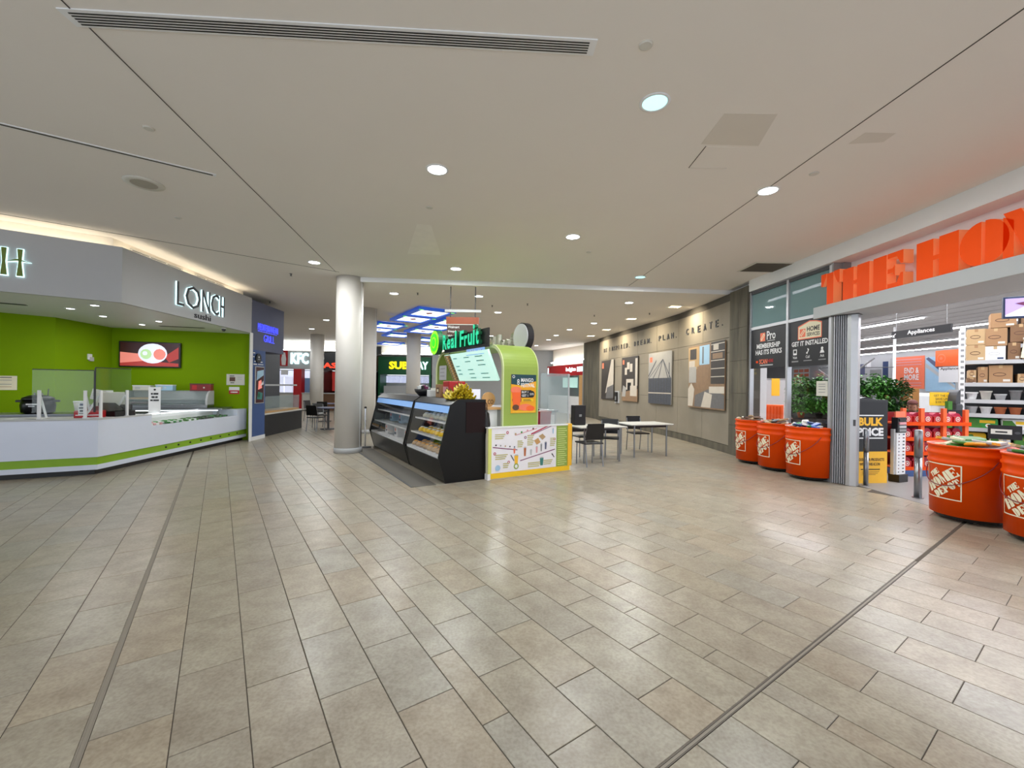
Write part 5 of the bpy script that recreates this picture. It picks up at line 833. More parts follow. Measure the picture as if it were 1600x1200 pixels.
wposter2('black window poster reading Home Services get it installed', 1.208, 2.17, 1.99, 2.838, [([(0.27, 0.55), (0.93, 0.55), (0.93, 0.86), (0.78, 0.9), (0.6, 0.92), (0.27, 0.83)], 'salmon'), ([(0.29, 0.57), (0.91, 0.57), (0.91, 0.84), (0.78, 0.88), (0.6, 0.9), (0.29, 0.81)], 'cream')]+logo_items(0.32, 0.6, 0.17)+[('t', 'HOME', 0.53, 0.7, 0.35, 0.1, 'black', 0.03), ('t', 'SERVICES', 0.53, 0.6, 0.35, 0.075, 'black', 0.02), ('t', 'GET IT INSTALLED', 0.09, 0.42, 1.0, 0.1, 'white', 0.03), (0.14, 0.24, 0.25, 0.36, 'white'), (0.16, 0.28, 0.23, 0.34, 'poster_black'), ([(0.52, 0.26), (0.55, 0.24), (0.6, 0.33), (0.57, 0.36), (0.55, 0.35), (0.57, 0.32), (0.55, 0.28), (0.53, 0.29)], 'white'), (disc(0.95, 0.33, 0.03, 10), 'white'), ([(0.89, 0.24), (1.01, 0.24), (0.98, 0.3), (0.92, 0.3)], 'white'), ('t', 'Visit', 0.13, 0.16, 0.13, 0.055, 'white', 0.01), ('t', 'Call', 0.51, 0.16, 0.11, 0.055, 'white', 0.01), ('t', 'Ask', 0.9, 0.16, 0.11, 0.055, 'white', 0.01), (0.1, 0.09, 0.3, 0.12, 'grey'), (0.45, 0.1, 0.68, 0.12, 'grey'), (0.86, 0.1, 1.05, 0.12, 'grey')], 1.13, 0.95)
# folded security door
a = Vector((5.38, 7.1)); b = Vector((5.6, 6.82)); d = b-a; L = d.length
t = thing('folding_gate', 'folded grey metal security gate stacked at the store entrance', 'gate', (a.x, a.y, 0), math.atan2(d.y, d.x))
for k in range(6):
    x = 0.01+k*0.03; MB().prism([(x, 0.0), (x+0.02, -0.03), (x+0.026, -0.028), (x+0.022, 0.12), (x+0.002, 0.12)], 0.01, 2.795).build('slat', 'alu', t)
MB().prism([(0.195, 0.1), (0.2, -0.035), (0.26, -0.05), (0.345, -0.03), (0.35, 0.1)], 0.0, 2.795).build('lead_post', 'alu', t, bevel=0.008); bx('lock', 'dark_grey', t, 0.3, 0.33, -0.05, -0.035, 0.98, 1.08); bx('head_track', 'black', t, -0.02, 0.36, -0.06, 0.14, 2.79, 2.8)
# ------------------------------------------------ giant bucket bins
def cyl_patch(m, pts, faces, r_at, ang, zc, off, key):
    m.add([((r_at(zc+y)+off)*math.cos(ang+x/0.37), (r_at(zc+y)+off)*math.sin(ang+x/0.37), zc+y) for x, y in pts], faces, key)
def bucket(label, x, y, rz, content, cut=None):
    t = thing('bucket_bin', label, 'bin', (x, y, 0), rz, 'giant orange bucket bins'); R = lambda z: 0.352+0.02*z
    MB().lathe([(R(0.07), 0.07), (R(0.68), 0.68), (R(0.7)+0.012, 0.695), (R(0.72)+0.012, 0.715), (R(0.73), 0.73), (R(0.78), 0.78), (R(0.8)+0.014, 0.795), (R(0.82)+0.014, 0.815), (R(0.83), 0.83), (R(0.88), 0.885), (R(0.88)+0.012, 0.89), (R(0.9)+0.012, 0.91), (R(0.9)-0.02, 0.91), (R(0.8)-0.03, 0.80)], n=56).build('shell', 'orange', t, smooth=True)
    MB().lathe([(0.31, 0.03), (0.325, 0.07)], n=32).build('dolly', 'black', t)
    for k in range(4): a = PI/4+k*PI/2; MB().tube([(0.24*math.cos(a), 0.24*math.sin(a)-0.012, 0.025), (0.24*math.cos(a), 0.24*math.sin(a)+0.012, 0.025)], 0.025, 10).build('caster', 'charcoal', t)
    MB().tube([((R(z)+0.018)*math.cos(PI+q), (R(z)+0.018)*math.sin(PI+q), z) for q, z in [(-1.35+2.7*i/18, 0.76-0.34*math.sin(PI*i/18)**0.8) for i in range(19)]], 0.006, 6).build('wire_handle', 'deep_red', t)
    m = MB(); S = 0.42; h = S/2; w = 0.012; zc = 0.47
    for i in range(8):
        u0, u1 = -h+S*i/8, -h+S*(i+1)/8
        for y0 in (-h, h-w): cyl_patch(m, [(u0, y0), (u1, y0), (u1, y0+w), (u0, y0+w)], [(0, 1, 2, 3)], R, PI, zc, 0.004, 'cream')
    for u0 in (-h, h-w): cyl_patch(m, [(u0, -h), (u0+w, -h), (u0+w, h), (u0, h)], [(0, 1, 2, 3)], R, PI, zc, 0.004, 'cream')
    ca, sa = math.cos(math.radians(38)), math.sin(math.radians(38))
    for word_, x0, y0, cw, ch in (('THE', -0.075, 0.085, 0.045, 0.065), ('HOME', -0.2, -0.045, 0.105, 0.115), ('DEPOT', -0.16, -0.145, 0.066, 0.085)):
        for i, c in enumerate(word_):
            for poly in ST[c]:
                P2 = [(x0+(i+px*0.94)*cw, y0+py*ch) for px, py in poly]
                if sum(p[0]*q[1]-q[0]*p[1] for p, q in zip(P2, P2[1:]+P2[:1])) < 0: P2 = P2[::-1]
                P2 = [(px*ca-py*sa, px*sa+py*ca) for px, py in P2]
                P2 = [(max(-h+w, min(h-w, px)), max(-h+w, min(h-w, py))) for px, py in P2]
                cyl_patch(m, P2, [tuple(range(len(P2)))], R, PI, zc, 0.004, 'cream')
    m.build('logo_print', 'cream', t)
    MB().lathe([(0.335, 0.80), (0.335, 0.82)], n=32).build('fill_board', 'charcoal', t)
    if cut is not None:                     # flat-backed half bucket standing against the window
        for o in t.children:
            for v in o.data.vertices:
                if v.co.x > cut: v.co.x = cut+(v.co.x-cut)*0.03
    return t
BN = [('orange bucket bin nearest the stone pillar, heaped with brown gloves', 5.17, 8.96, 'gloves', ('brown', 'tan', 'dark_wood', 'charcoal')), ('middle of the three orange bucket bins under the window', 5.215, 8.22, 'gloves', ('tan', 'charcoal', 'cardboard', 'brown')), ('orange bucket bin beside the folded gate with blue and white packs', 5.275, 7.45, 'packs', ('blue', 'white', 'bright_pack', 'green')), ('big orange bucket bin at the doorway with folded green cloths', 5.6, 5.15, 'cloths', ('leaf', 'cream', 'light_grey', 'amber')), ('orange bucket bin cut off by the picture edge', 5.63, 4.36, 'cloths', ('offwhite', 'leaf', 'grey', 'tan'))]
mat('bright_pack', '#2f5fc0', 0.4)
WH = ['by the stone pillar', 'in the middle bin under the window', 'in the bin beside the folded gate', 'in the doorway bin', 'in the edge bin']
for i, (l, x, y, c, ks) in enumerate(BN):
    bucket(l, x, y, 0.0, c, 0.085 if i < 3 else None); random.seed(i+3)
    for k in range(13):
        a = k*2.4; r = 0.078*math.sqrt(k)*(0.72 if c == 'cloths' else 1.0); z = 0.85+0.09*(1-k/13)+random.uniform(0, 0.03)
        if i < 3 and r*math.cos(a) > 0.0: a = PI-a
        t = thing({'gloves': 'work_glove', 'packs': 'soft_pack', 'cloths': 'folded_cloth'}[c], '%s %s piled %s' % ({'brown': 'brown', 'tan': 'tan', 'dark_wood': 'dark brown', 'charcoal': 'black', 'cardboard': 'light brown', 'blue': 'blue', 'white': 'white', 'bright_pack': 'bright blue', 'green': 'green', 'leaf': 'green', 'cream': 'cream', 'light_grey': 'pale grey', 'amber': 'amber', 'offwhite': 'off-white', 'grey': 'grey'}[ks[k % 4]], {'gloves': 'work glove', 'packs': 'soft pack', 'cloths': 'folded cloth'}[c], WH[i]), c[:-1], (x+r*math.cos(a), y+r*math.sin(a), z), a, '%s %s' % (c, WH[i]))
        t.rotation_euler = (random.uniform(-0.25, 0.25), random.uniform(-0.3, 0.3), a*1.7)
        if c == 'cloths': t.scale = (1.5, 1.6, 1.2)
        MB().ext([(-0.1, -0.05, 0), (0.04, -0.055, 0), (0.1, -0.03, 0.0), (0.105, 0.03, 0.0), (0.03, 0.055, 0), (-0.1, 0.05, 0)], (0, 0, 0.03)).build('body', ks[k % 4], t, bevel=0.012); bx('cuff', 'offwhite' if c != 'cloths' else ks[(k+1) % 4], t, -0.12, -0.095, -0.045, 0.045, 0.004, 0.028)
# bollards
for x, y, h, l in ((5.80, 6.90, 0.92, 'slim steel bollard before the yellow and black display'), (5.93, 6.15, 0.99, 'steel bollard standing in the middle of the store entrance')):
    t = thing('bollard', l, 'bollard', (x, y, 0.004), 0, 'steel bollards'); r = 0.034 if h < 0.95 else 0.045
    MB().lathe([(r, 0.0), (r, h*0.6)], n=24).build('lower_tube', 'steel', t, smooth=True); MB().lathe([(r+0.003, h*0.6), (r+0.003, h-0.01), (r-0.006, h)], n=24).build('upper_tube', 'steel', t, smooth=True); MB().lathe([(r+0.02, 0), (r+0.02, 0.008)], n=24).build('floor_ring', 'steel', t)
# ================================================================== INSIDE THE STORE
t = thing('bulk_display', 'black and yellow carton display reading BULK PRICE inside the store', 'display', (6.04, 7.08, 0.004), math.radians(7))
bx('yellow_base', 'gold', t, -0.3, 0.3, 0, 0.5, 0, 0.53); bx('black_top', 'poster_black', t, -0.3, 0.3, 0.001, 0.5, 0.53, 1.36); MB().prism([(-0.3, 0.0), (0.3, 0.0), (0.3, 0.5), (-0.3, 0.5)], 1.36, 1.40).build('cap', 'charcoal', t); MB().ext([(-0.2, 0.1, 1.4), (0.2, 0.1, 1.4), (0.0, 0.1, 1.44)], (0, 0.3, 0)).build('cap_fold', 'charcoal', t)
prints('print', t, (-0.3, 0.0, 0), (1, 0), [(0.04, 1.125, 0.52, 1.145, 'white'), ('t', 'BULK', 0.05, 0.96, 0.46, 0.14, 'gold', 0.05), ('t', 'PRICE', 0.03, 0.79, 0.49, 0.14, 'white', 0.05), (0.04, 0.745, 0.52, 0.765, 'white'), ('t', 'LOOK FOR PRODUCTS', 0.04, 0.37, 0.5, 0.05, 'black', 0.02), ('t', 'WITH THIS ICON', 0.08, 0.295, 0.38, 0.05, 'black', 0.02), (0.1, 0.225, 0.46, 0.24, 'black'), (0.12, 0.19, 0.45, 0.196, 'brown'), (0.12, 0.165, 0.42, 0.171, 'brown'), (0.12, 0.14, 0.38, 0.146, 'brown')], step=0.0003)
t = thing('info_stand', 'tall narrow white stand with rows of small product pictures', 'stand', (6.66, 7.24, 0.004), math.radians(20)); bx('foot', 'black', t, -0.12, 0.12, -0.06, 0.1, 0, 0.13); bx('board', 'white', t, -0.12, 0.12, -0.02, 0.06, 0.13, 0.84); bx('header', 'charcoal', t, -0.12, 0.12, -0.03, 0.06, 0.84, 1.1); bx('header_card', 'salmon', t, -0.12, 0.14, 0.0, 0.02, 1.1, 1.2); bx('side_strip', 'light_grey', t, -0.16, -0.12, 0.0, 0.05, 0.13, 0.9)
it = []
for j in range(12):
    for i in range(2): it.append((0.04+i*0.11, 0.03+j*0.058, 0.04+i*0.11+0.05*(0.5+0.5*((i*5+j*3) % 3)/2), 0.03+j*0.058+0.02, ('black', 'dark_grey', 'navy', 'deep_red')[(i+j*3) % 4]))
prints('print', t, (-0.12, -0.02, 0.13), (1, 0), it, step=0.0002)
for k in range(4): bx('hook_pack', ('grey', 'light_grey', 'pink', 'charcoal')[k], t, -0.09, 0.09, -0.045, -0.03, 0.86+k*0.06, 0.9+k*0.06)
rack = thing('orange_rack', 'bright orange display rack stocked with red cord reels', 'rack', (7.15, 7.72, 0.004), math.radians(4)); L = 1.32
for x in (0.0, 0.36, 0.80, 1.24): bx('upright', 'orange_flat', rack, x, x+0.07, 0, 0.05, 0.12, 1.24 if x < 1 else 1.22)
for z in (0.12, 0.40, 0.66, 0.94): bx('shelf', 'orange_flat', rack, 0, L, -0.02, 0.42, z, z+0.03); bx('shelf_lip', 'orange', rack, 0, L, -0.035, -0.02, z-0.015, z+0.05)
bx('back_panel', 'deep_red', rack, 0, L, 0.4, 0.43, 0.12, 1.15); bx('pallet', 'blue', rack, -0.03, L+0.03, -0.04, 0.44, 0.0, 0.11)
n = 0; rp = None; ordn = ('lowest', 'second', 'third', 'top')
for zi, z in enumerate((0.154, 0.434, 0.694, 0.974)):
    for k in range(6):
        x = 0.16+k*0.2; c, s = math.cos(math.radians(4)), math.sin(math.radians(4)); px, py = 7.15+x*c-0.13*s, 7.72+x*s+0.13*c
        lab = 'red cord reel pack with white disc on the %s shelf of the orange rack' % ordn[zi]
        if rp is None:
            rp = thing('reel_pack', lab, 'package', (px, py, z), math.radians(4), 'reel packs'); bx('carton', 'red', rp, -0.085, 0.085, -0.08, 0.12, 0, 0.12, bevel=0.01); MB().ext([(0.085*math.cos(i*PI/10), -0.05, 0.11+0.075*math.sin(i*PI/10)) for i in range(20)], (0, 0.1, 0)).build('reel', 'crimson', rp); prints('disc_label', rp, (0, -0.081, 0), (1, 0), [(disc(-0.01, 0.07, 0.048, 16), 'offwhite'), (disc(-0.01, 0.07, 0.03, 14), 'red'), (disc(-0.01, 0.07, 0.016, 12), 'white')])
        else: copy_tree(rp, (px, py, z), None, lab, 'reel packs')
# tall shelving with boxes and pots
RKA = math.radians(-45)
def RW(x, y): return (9.6+x*math.cos(RKA)-y*math.sin(RKA), 9.0+x*math.sin(RKA)+y*math.cos(RKA))
rk = thing('storage_rack', 'tall white shelving bay with perforated uprights full of boxes and pots', 'rack', (9.6, 9.0, 0.004), RKA); RL = 2.6
for x in (0.0, 1.3, 2.56): bx('upright', 'white', rk, x-0.05, x+0.03, -0.02, 0.03, 0, 2.92); bx('upright', 'white', rk, x-0.05, x+0.03, 0.6, 0.64, 0, 2.92)
for k in range(22): bx('punched_slot', 'grey', rk, -0.035, 0.015, -0.023, -0.019, 0.25+k*0.12, 0.3+k*0.12)
for z in (0.12, 0.42, 0.74, 1.04, 1.33, 1.68, 2.15): bx('shelf', 'white', rk, 0.03, RL, -0.02, 0.62, z, z+0.05); bx('shelf_lip', 'light_grey', rk, 0.03, RL, -0.035, -0.02, z-0.01, z+0.07)
bx('back_sheet', 'dark_grey', rk, 0.0, RL, 0.62, 0.64, 0.1, 2.3)
boxes = [(0.05, 0.38, 2.2, 0.34, 'tan'), (0.05, 0.38, 2.545, 0.33, 'tan'), (0.42, 0.4, 2.2, 0.3, 'white'), (0.86, 0.24, 2.2, 0.36, 'cardboard_dark'), (1.14, 0.55, 2.2, 0.27, 'cardboard'), (1.75, 0.5, 2.2, 0.4, 'cardboard'), (0.4, 0.45, 2.51, 0.36, 'cardboard'), (0.9, 0.4, 2.57, 0.36, 'cardboard_dark'), (1.4, 0.6, 2.48, 0.36, 'cardboard'), (0.52, 0.5, 2.88, 0.3, 'cardboard'), (1.1, 0.5, 2.94, 0.26, 'cardboard_dark'),
         (0.06, 0.2, 1.73, 0.12, 'cardboard_dark'), (0.08, 0.17, 1.855, 0.16, 'tan'), (0.28, 0.2, 1.73, 0.35, 'cardboard'), (0.5, 0.46, 1.73, 0.38, 'cardboard'), (1.05, 0.18, 1.73, 0.2, 'tan'), (1.28, 0.2, 1.73, 0.36, 'tan'), (1.52, 0.2, 1.73, 0.4, 'leaf_dark')]
dsc = ['marked carton at the bottom of the end stack', 'marked carton at the top of the end stack', 'white labelled carton on the top rack shelf', 'narrow dark carton beside the white labelled one', 'long flat carton on the top rack shelf', 'carton at the far part of the top rack shelf', 'carton on the second layer beside the end stack', 'dark carton on the second layer of the rack top', 'wide carton on the second layer of the rack top', 'highest light carton on the tall rack', 'highest dark carton on the tall rack', 'small dark carton at the end of the second shelf', 'small pale carton on the little dark one', 'slim carton standing next to the big plain one', 'big plain carton in the middle of the second shelf', 'small pale carton right of the big plain one', 'slim tan carton with white tags on the second shelf', 'slim green carton with white tags on the second shelf']
for (x, w, z, h, k), l in zip(boxes, dsc):
    x *= 0.7; w *= 0.7; t = thing('carton', l, 'box', (*RW(x+0.02, 0.02), z+0.004), RKA, 'cartons on the tall rack'); bx('box', k, t, 0, w, 0, 0.5, 0, h, bevel=0.006); bx('tape', 'tan' if k != 'tan' else 'cardboard', t, w/2-0.025, w/2+0.025, -0.002, 0.502, h-0.06, h+0.002)
    prints('print', t, (0, 0, 0), (1, 0), [(disc(w*0.45, h*0.5, w*0.28, 14, 0.04), 'brown' if k != 'white' else 'light_grey'), (disc(w*0.45, h*0.5, w*0.24, 14, 0.025), k), (w*0.6, h*0.12, w*0.9, h*0.24, 'offwhite' if k != 'white' else 'navy')])
for z, ks, gl in ((1.38, ('white', 'offwhite', 'light_grey', 'grey', 'pink', 'grey', 'light_grey'), 'upper pot shelf'), (1.09, ('light_grey', 'white', 'terracotta', 'terracotta', 'terracotta', 'brown', 'grey'), 'lower pot shelf')):
    for i, k in enumerate(ks):
        h = (0.17, 0.2, 0.14, 0.22, 0.2, 0.18, 0.24)[i] if z > 1.2 else 0.16
        t = thing('plant_pot', '%s pot, %s along the %s of the tall rack' % ({'white': 'white', 'offwhite': 'cream', 'light_grey': 'pale grey', 'grey': 'grey', 'pink': 'pinkish', 'terracotta': 'terracotta', 'brown': 'brown'}[k], ('first', 'second', 'third', 'fourth', 'fifth', 'sixth', 'seventh')[i], gl), 'pot', (*RW(0.14+i*0.2, 0.13), z+0.004), RKA, 'pots on the tall rack')
        MB().lathe([(0.058, 0), (0.082, h-0.03), (0.09, h-0.03), (0.094, h), (0.082, h), (0.074, h-0.04)], n=18).build('pot', k, t, smooth=True); MB().lathe([(0.07, 0), (0.074, 0.012)], n=18).build('saucer', k, t)
for z, n, ks, nm, l in ((0.79, 5, ('green', 'white', 'leaf', 'green', 'sky'), 'soil_bag', 'green and white bag of potting mix on the rack shelf'), (0.47, 7, ('yellow', 'white', 'leaf', 'yellow', 'green', 'cream', 'white'), 'flower_pack', 'yellow flowered seed pack on the low rack shelf'), (0.17, 7, ('yellow', 'leaf', 'white', 'gold', 'green', 'white', 'leaf'), 'flower_pack', 'flowered seed pack on the bottom rack shelf')):
    for i in range(n):
        w = 2.4/n if nm == 'soil_bag' else 0.32; t = thing(nm, '%s, %s from the upright' % (l, ('first', 'second', 'third', 'fourth', 'fifth', 'sixth', 'seventh')[i]), 'package', (*RW(0.06+i*(w+0.01), 0.05), z+0.004), RKA, nm.replace('_', ' ')+'s'); bx('pack', ks[i], t, 0, w-0.03, 0, 0.35, 0, 0.22, bevel=0.03)
        prints('print', t, (0, 0, 0), (1, 0), [([(0.02, 0.03), (w*0.5, 0.03), (w*0.3, 0.19), (0.02, 0.19)], 'leaf'), (w*0.4, 0.12, w*0.85, 0.18, 'yellow'), (disc(w*0.65, 0.07, 0.04, 12), 'white'), (disc(w*0.65, 0.07, 0.02, 10), 'gold')])
t = thing('black_tag', 'black price plaque with white label at the rack foot', 'sign', (*RW(0.35, -0.25), 0.62), RKA); bx('plaque', 'black', t, 0, 0.45, 0, 0.02, 0, 0.28); bx('stem', 'grey', t, 0.2, 0.25, 0.005, 0.02, -0.616, 0); prints('print', t, (0, 0, 0), (1, 0), [(0.04, 0.1, 0.32, 0.2, 'offwhite'), (0.1, 0.13, 0.26, 0.16, 'black'), (disc(0.39, 0.14, 0.04, 12, 0.025), 'dark_grey')])
t = thing('yellow_tag', 'tilted yellow and black offer sign on the tall rack', 'sign', (*RW(0.78, -0.06), 2.25), RKA); o = bx('sheet', 'cream', t, 0, 0.5, -0.012, 0, 0, 0.42); o.rotation_euler = (0, 0.12, 0); prints('print', t, (0.02, -0.013, 0.0), (1, 0, -0.12), [(0.05, 0.03, 0.42, 0.14, 'black'), (0.03, 0.16, 0.45, 0.25, 'yellow'), (0.05, 0.28, 0.42, 0.37, 'black'), (0.12, 0.33, 0.3, 0.345, 'cream'), (0.1, 0.3, 0.34, 0.315, 'cream'), (0.12, 0.08, 0.3, 0.1, 'cream')])
# hanging things in the store
t = thing('appliances_sign', 'dark hanging aisle sign reading Appliances', 'sign', (8.97, 9.98, 2.78), -PI/2); bx('board', 'charcoal', t, 0, 1.35, -0.02, 0.02, 0, 0.17); lettering('Appliances', t, (0.4, -0.02, 0.03), (1, 0), 0.62, 0.12, 'white', 0.003, 0.02); prints('arrow', t, (0.03, -0.021, 0.03), (1, 0), [([(0, 0), (0.06, 0), (0.06, 0.02), (0.03, 0.02), (0.09, 0.08), (0.07, 0.09), (0.02, 0.04), (0.02, 0.06), (0, 0.06)], 'white')])
for x in (0.1, 1.25): MB().tube([(x, 0, 0.17), (x, 0, 1.82)], 0.006, 6).build('wire', 'grey', t)
t = thing('hanging_screen', 'hanging store screen with a lilac picture at the picture edge', 'television', (8.05, 6.5, 2.72), math.radians(-30)); bx('casing', 'navy', t, -0.35, 0.4, 0, 0.06, 0, 0.34, bevel=0.008); bx('panel', 'screen_lilac', t, -0.33, 0.38, -0.005, 0.001, 0.03, 0.31); prints('picture', t, (-0.33, -0.006, 0.03), (1, 0), [([(0, 0.02), (0.3, 0.2), (0.7, 0.1), (0.7, 0), (0, 0)], 'screen_white'), ([(0.1, 0.2), (0.5, 0.28), (0.3, 0.12)], 'purple')]); MB().tube([(0, 0.03, 0.34), (0, 0.03, 1.88)], 0.015).build('pole', 'dark_grey', t)
for i, x in enumerate((8.6, 12.5, 16.5, 20.5, 24.9, 28.8)):
    t = thing('strip_light', 'long fluorescent strip light, %s row from the store entrance' % ('first', 'second', 'third', 'fourth', 'fifth', 'sixth')[i], 'ceiling light', (x, 0, 4.6), 0, 'store strip lights')
    for k in range(12):
        if not (i == 2 and k < 5): bx('tube', 'tube_store', t, -0.06, 0.06, 1.0+k*3.2, 4.1+k*3.2, -0.1, -0.06)
    bx('channel', 'white', t, -0.08, 0.08, 16.9 if i == 2 else 0.8, 39.4, -0.06, -0.03)
    if i < 5: area_light('strip_lamp', (0, 14, -0.12), 0.4, 26, STORE_W*(1.3 if i == 0 else 1), (0.97, 0.97, 1.0), parent=t)
t = thing('store_post', 'thin white steel post deep inside the store', 'post', (18.0, 19.9, 0.004)); MB().tube([(0, 0, 0), (0, 0, 4.57)], 0.055, 12).build('shaft', 'white', t); bx('base_plate', 'grey', t, -0.15, 0.15, -0.15, 0.15, 0, 0.02)
def far_banner(label, y0, y1, z0, z1, key, items, dx=0.0): # on far wall x = 29.6, facing -X
    t = thing('wall_banner', label, 'banner', (29.56-dx, y1, z0), -PI/2, 'store wall banners'); bx('sheet', key, t, 0, y1-y0, 0, 0.03, 0, z1-z0); prints('print', t, (0, 0, 0), (1, 0), items, step=0.004); return t
far_banner('salmon banner with pale text rows and the word MORE on the store wall', 30.3, 32.7, 1.75, 4.15, 'salmon', [('t', 'END &', 0.85, 1.15, 1.15, 0.42, 'white', 0.02), ('t', 'MORE', 0.85, 0.65, 1.15, 0.42, 'white', 0.02)]+[(0.15, z, 2.2, z+0.06, 'pink') for z in (0.2, 0.4, 1.75, 1.95, 2.15)])
far_banner('small orange banner with a round emblem high on the store wall', 27.6, 29.4, 3.3, 4.4, 'orange_flat', [(disc(0.4, 0.55, 0.3, 20), 'salmon'), (disc(0.4, 0.55, 0.24, 20), 'orange_flat'), (disc(0.4, 0.55, 0.1, 12), 'salmon')], 0.12)
far_banner('white banner lettered Applia under the orange emblem', 27.7, 29.2, 2.2, 3.25, 'white', [('t', 'Appliances', 0.1, 0.8, 1.3, 0.22, 'black', 0.02)], 0.08)
far_banner('pale blue diagonal picture banner on the store wall', 28.2, 30.2, 1.6, 4.0, 'sky', [([(0, 2.3), (0.2, 2.4), (2, 1.1), (2, 0.5)], 'slate'), ([(0, 2.0), (2, 0.4), (2, 0.2), (0, 1.7)], 'light_grey')], 0.0)
far_banner('grey collage banner of rooms on the store wall by the gate', 33.0, 36.4, 1.9, 4.1, 'light_grey', [(0.2, 1.0, 1.0, 1.9, 'slate'), (1.5, 0.2, 2.6, 1.4, 'grey'), (2.7, 0.6, 3.2, 2.0, 'navy'), (1.2, 1.6, 1.6, 2.1, 'white')])
far_banner('red and white banner grid seen through the store window', 42.0, 44.5, 1.8, 3.8, 'white', [(0.2+0.8*i, 0.2+0.45*j, 0.85+0.8*i, 0.5+0.45*j, 'salmon') for i in range(3) for j in range(4)])
t = thing('card_offer_sign', 'yellow offer sign reading get the card, save up to 100 today', 'sign', (9.2, 9.3, 1.25), -0.3); bx('sheet', 'yellow', t, 0, 0.5, 0, 0.012, 0, 0.29) ; bx('lower_sheet', 'white', t, 0.02, 0.48, 0.012, 0.02, -0.25, 0.0); bx('pole', 'grey', t, 0.23, 0.27, 0.02, 0.04, -1.246, 0.2)
prints('print', t, (0, 0, 0), (1, 0), [('t', 'GET THE CARD,', 0.07, 0.19, 0.37, 0.05, 'brown', 0.01), ('t', 'SAVE UP TO', 0.1, 0.12, 0.3, 0.05, 'brown', 0.01), ('t', '$100 TODAY', 0.1, 0.05, 0.3, 0.05, 'brown', 0.01)])
t = thing('tall_carton', 'tall plain brown appliance carton behind the orange rack', 'box', (9.35, 10.1, 0.004), 0.2); bx('carton', mat('ochre_card', '#9a6a30', 0.8), t, 0, 0.5, 0, 0.5, 0, 1.62, bevel=0.006); bx('tape', 'tan', t, 0.235, 0.265, -0.003, 0.503, 1.0, 1.623); prints('print', t, (0, 0, 0), (1, 0), [(disc(0.2, 1.4, 0.02), 'cream'), (disc(0.2, 1.25, 0.02), 'cream')])
t = thing('grey_machine', 'grey rounded machine head behind the yellow offer sign', 'machine', (9.42, 9.0, 0.004), -0.1); bx('body', 'dark_grey', t, 0.05, 0.25, 0, 0.3, 0, 1.3, bevel=0.03); MB().ext([(0.15+0.1*math.cos(i*PI/10), 0.02, 1.3+0.3*math.sin(i*PI/10)) for i in range(11)], (0, 0.26, 0)).build('hood', 'dark_grey', t); bx('label_strip', 'leaf', t, -0.09, -0.01, 0.02, 0.1, 0.6, 1.35)
t = thing('checkout_screen', 'black checkout screen with bright picture above the orange rack', 'monitor', (8.75, 8.3, 0.8), -0.3); bx('casing', 'black', t, -0.16, 0.16, 0, 0.03, 0.2, 0.4); bx('panel', 'screen_pink', t, -0.13, -0.02, -0.004, 0.0, 0.24, 0.36); bx('stand', 'charcoal', t, -0.03, 0.03, 0.005, 0.03, -0.796, 0.2)
# plants on a dark staging
stg = thing('plant_staging', 'dark stepped staging carrying green plants behind the store window', 'staging', (6.95, 10.4, 0.004), math.radians(-28))
for k, (z, d) in enumerate(((0.35, 0.9), (0.8, 0.6), (1.25, 0.35))): bx('shelf', 'charcoal', stg, 0, 2.25, 0.9-d, 0.95, z, z+0.04)
for x in (0.02, 1.1, 2.18): bx('post', 'dark_grey', stg, x, x+0.05, 0.9, 0.95, 0, 1.29); bx('post', 'dark_grey', stg, x, x+0.05, 0.05, 0.1, 0, 0.35)
bx('side_board', 'grey', stg, 0.0, 2.25, 0.95, 0.97, 0.3, 1.25)
def foliage(seed, n, r, h, key):
    rnd = random.Random(seed); m = MB()
    for _ in range(n):
        a = rnd.uniform(0, 2*PI); q = r*math.sqrt(rnd.random()); c = Vector((q*math.cos(a), q*math.sin(a), h*(0.15+0.85*rnd.random())*(1-0.5*(q/r)**2)))
        d = Vector((math.cos(a), math.sin(a), rnd.uniform(-0.8, 0.9))).normalized(); s = d.cross(Vector((0, 0, 1))).normalized(); n_ = s.cross(d); L = rnd.uniform(0.07, 0.13); w = L*0.28
        m.add([c, c+d*L*0.5+s*w+n_*0.01, c+d*L-n_*0.015, c+d*L*0.5-s*w+n_*0.01], [(0, 1, 2, 3)])
    return m.mesh('leaves', key)
fol = [foliage(1, 420, 0.27, 0.55, 'leaf'), foliage(2, 420, 0.26, 0.5, 'leaf_dark'), foliage(3, 380, 0.28, 0.6, 'leaf')]
ca, sa = math.cos(math.radians(-28)), math.sin(math.radians(-28)); i = 0
for row, (z, yy, n) in enumerate(((1.29, 0.75, 8), (0.84, 0.5, 6))):
    for k in range(n):
        x = 0.2+k*(1.9/(n-1)); t = thing('potted_plant', '%s leafy potted plant, %s from the pillar on the %s staging shelf' % (('light green', 'dark green', 'bushy green')[i % 3], ('first', 'second', 'third', 'fourth', 'fifth', 'sixth', 'seventh', 'eighth')[k], ('top', 'middle')[row]), 'plant', (6.95+x*ca-yy*sa, 10.4+x*sa+yy*ca, z+0.004), i*0.9, 'plants on the staging')
        MB().lathe([(0.06, 0), (0.085, 0.12), (0.09, 0.12), (0.09, 0.14)], n=14).build('pot', ('charcoal', 'white', 'terracotta')[i % 3], t, smooth=True); o = bpy.data.objects.new('leaves', fol[i % 3]); COL.objects.link(o); o.parent = t; o.location = (0, 0, 0.1); MB().tube([(0, 0, 0.1), (0.01, 0, 0.35)], 0.008, 6).build('stem', 'leaf_dark', t); i += 1
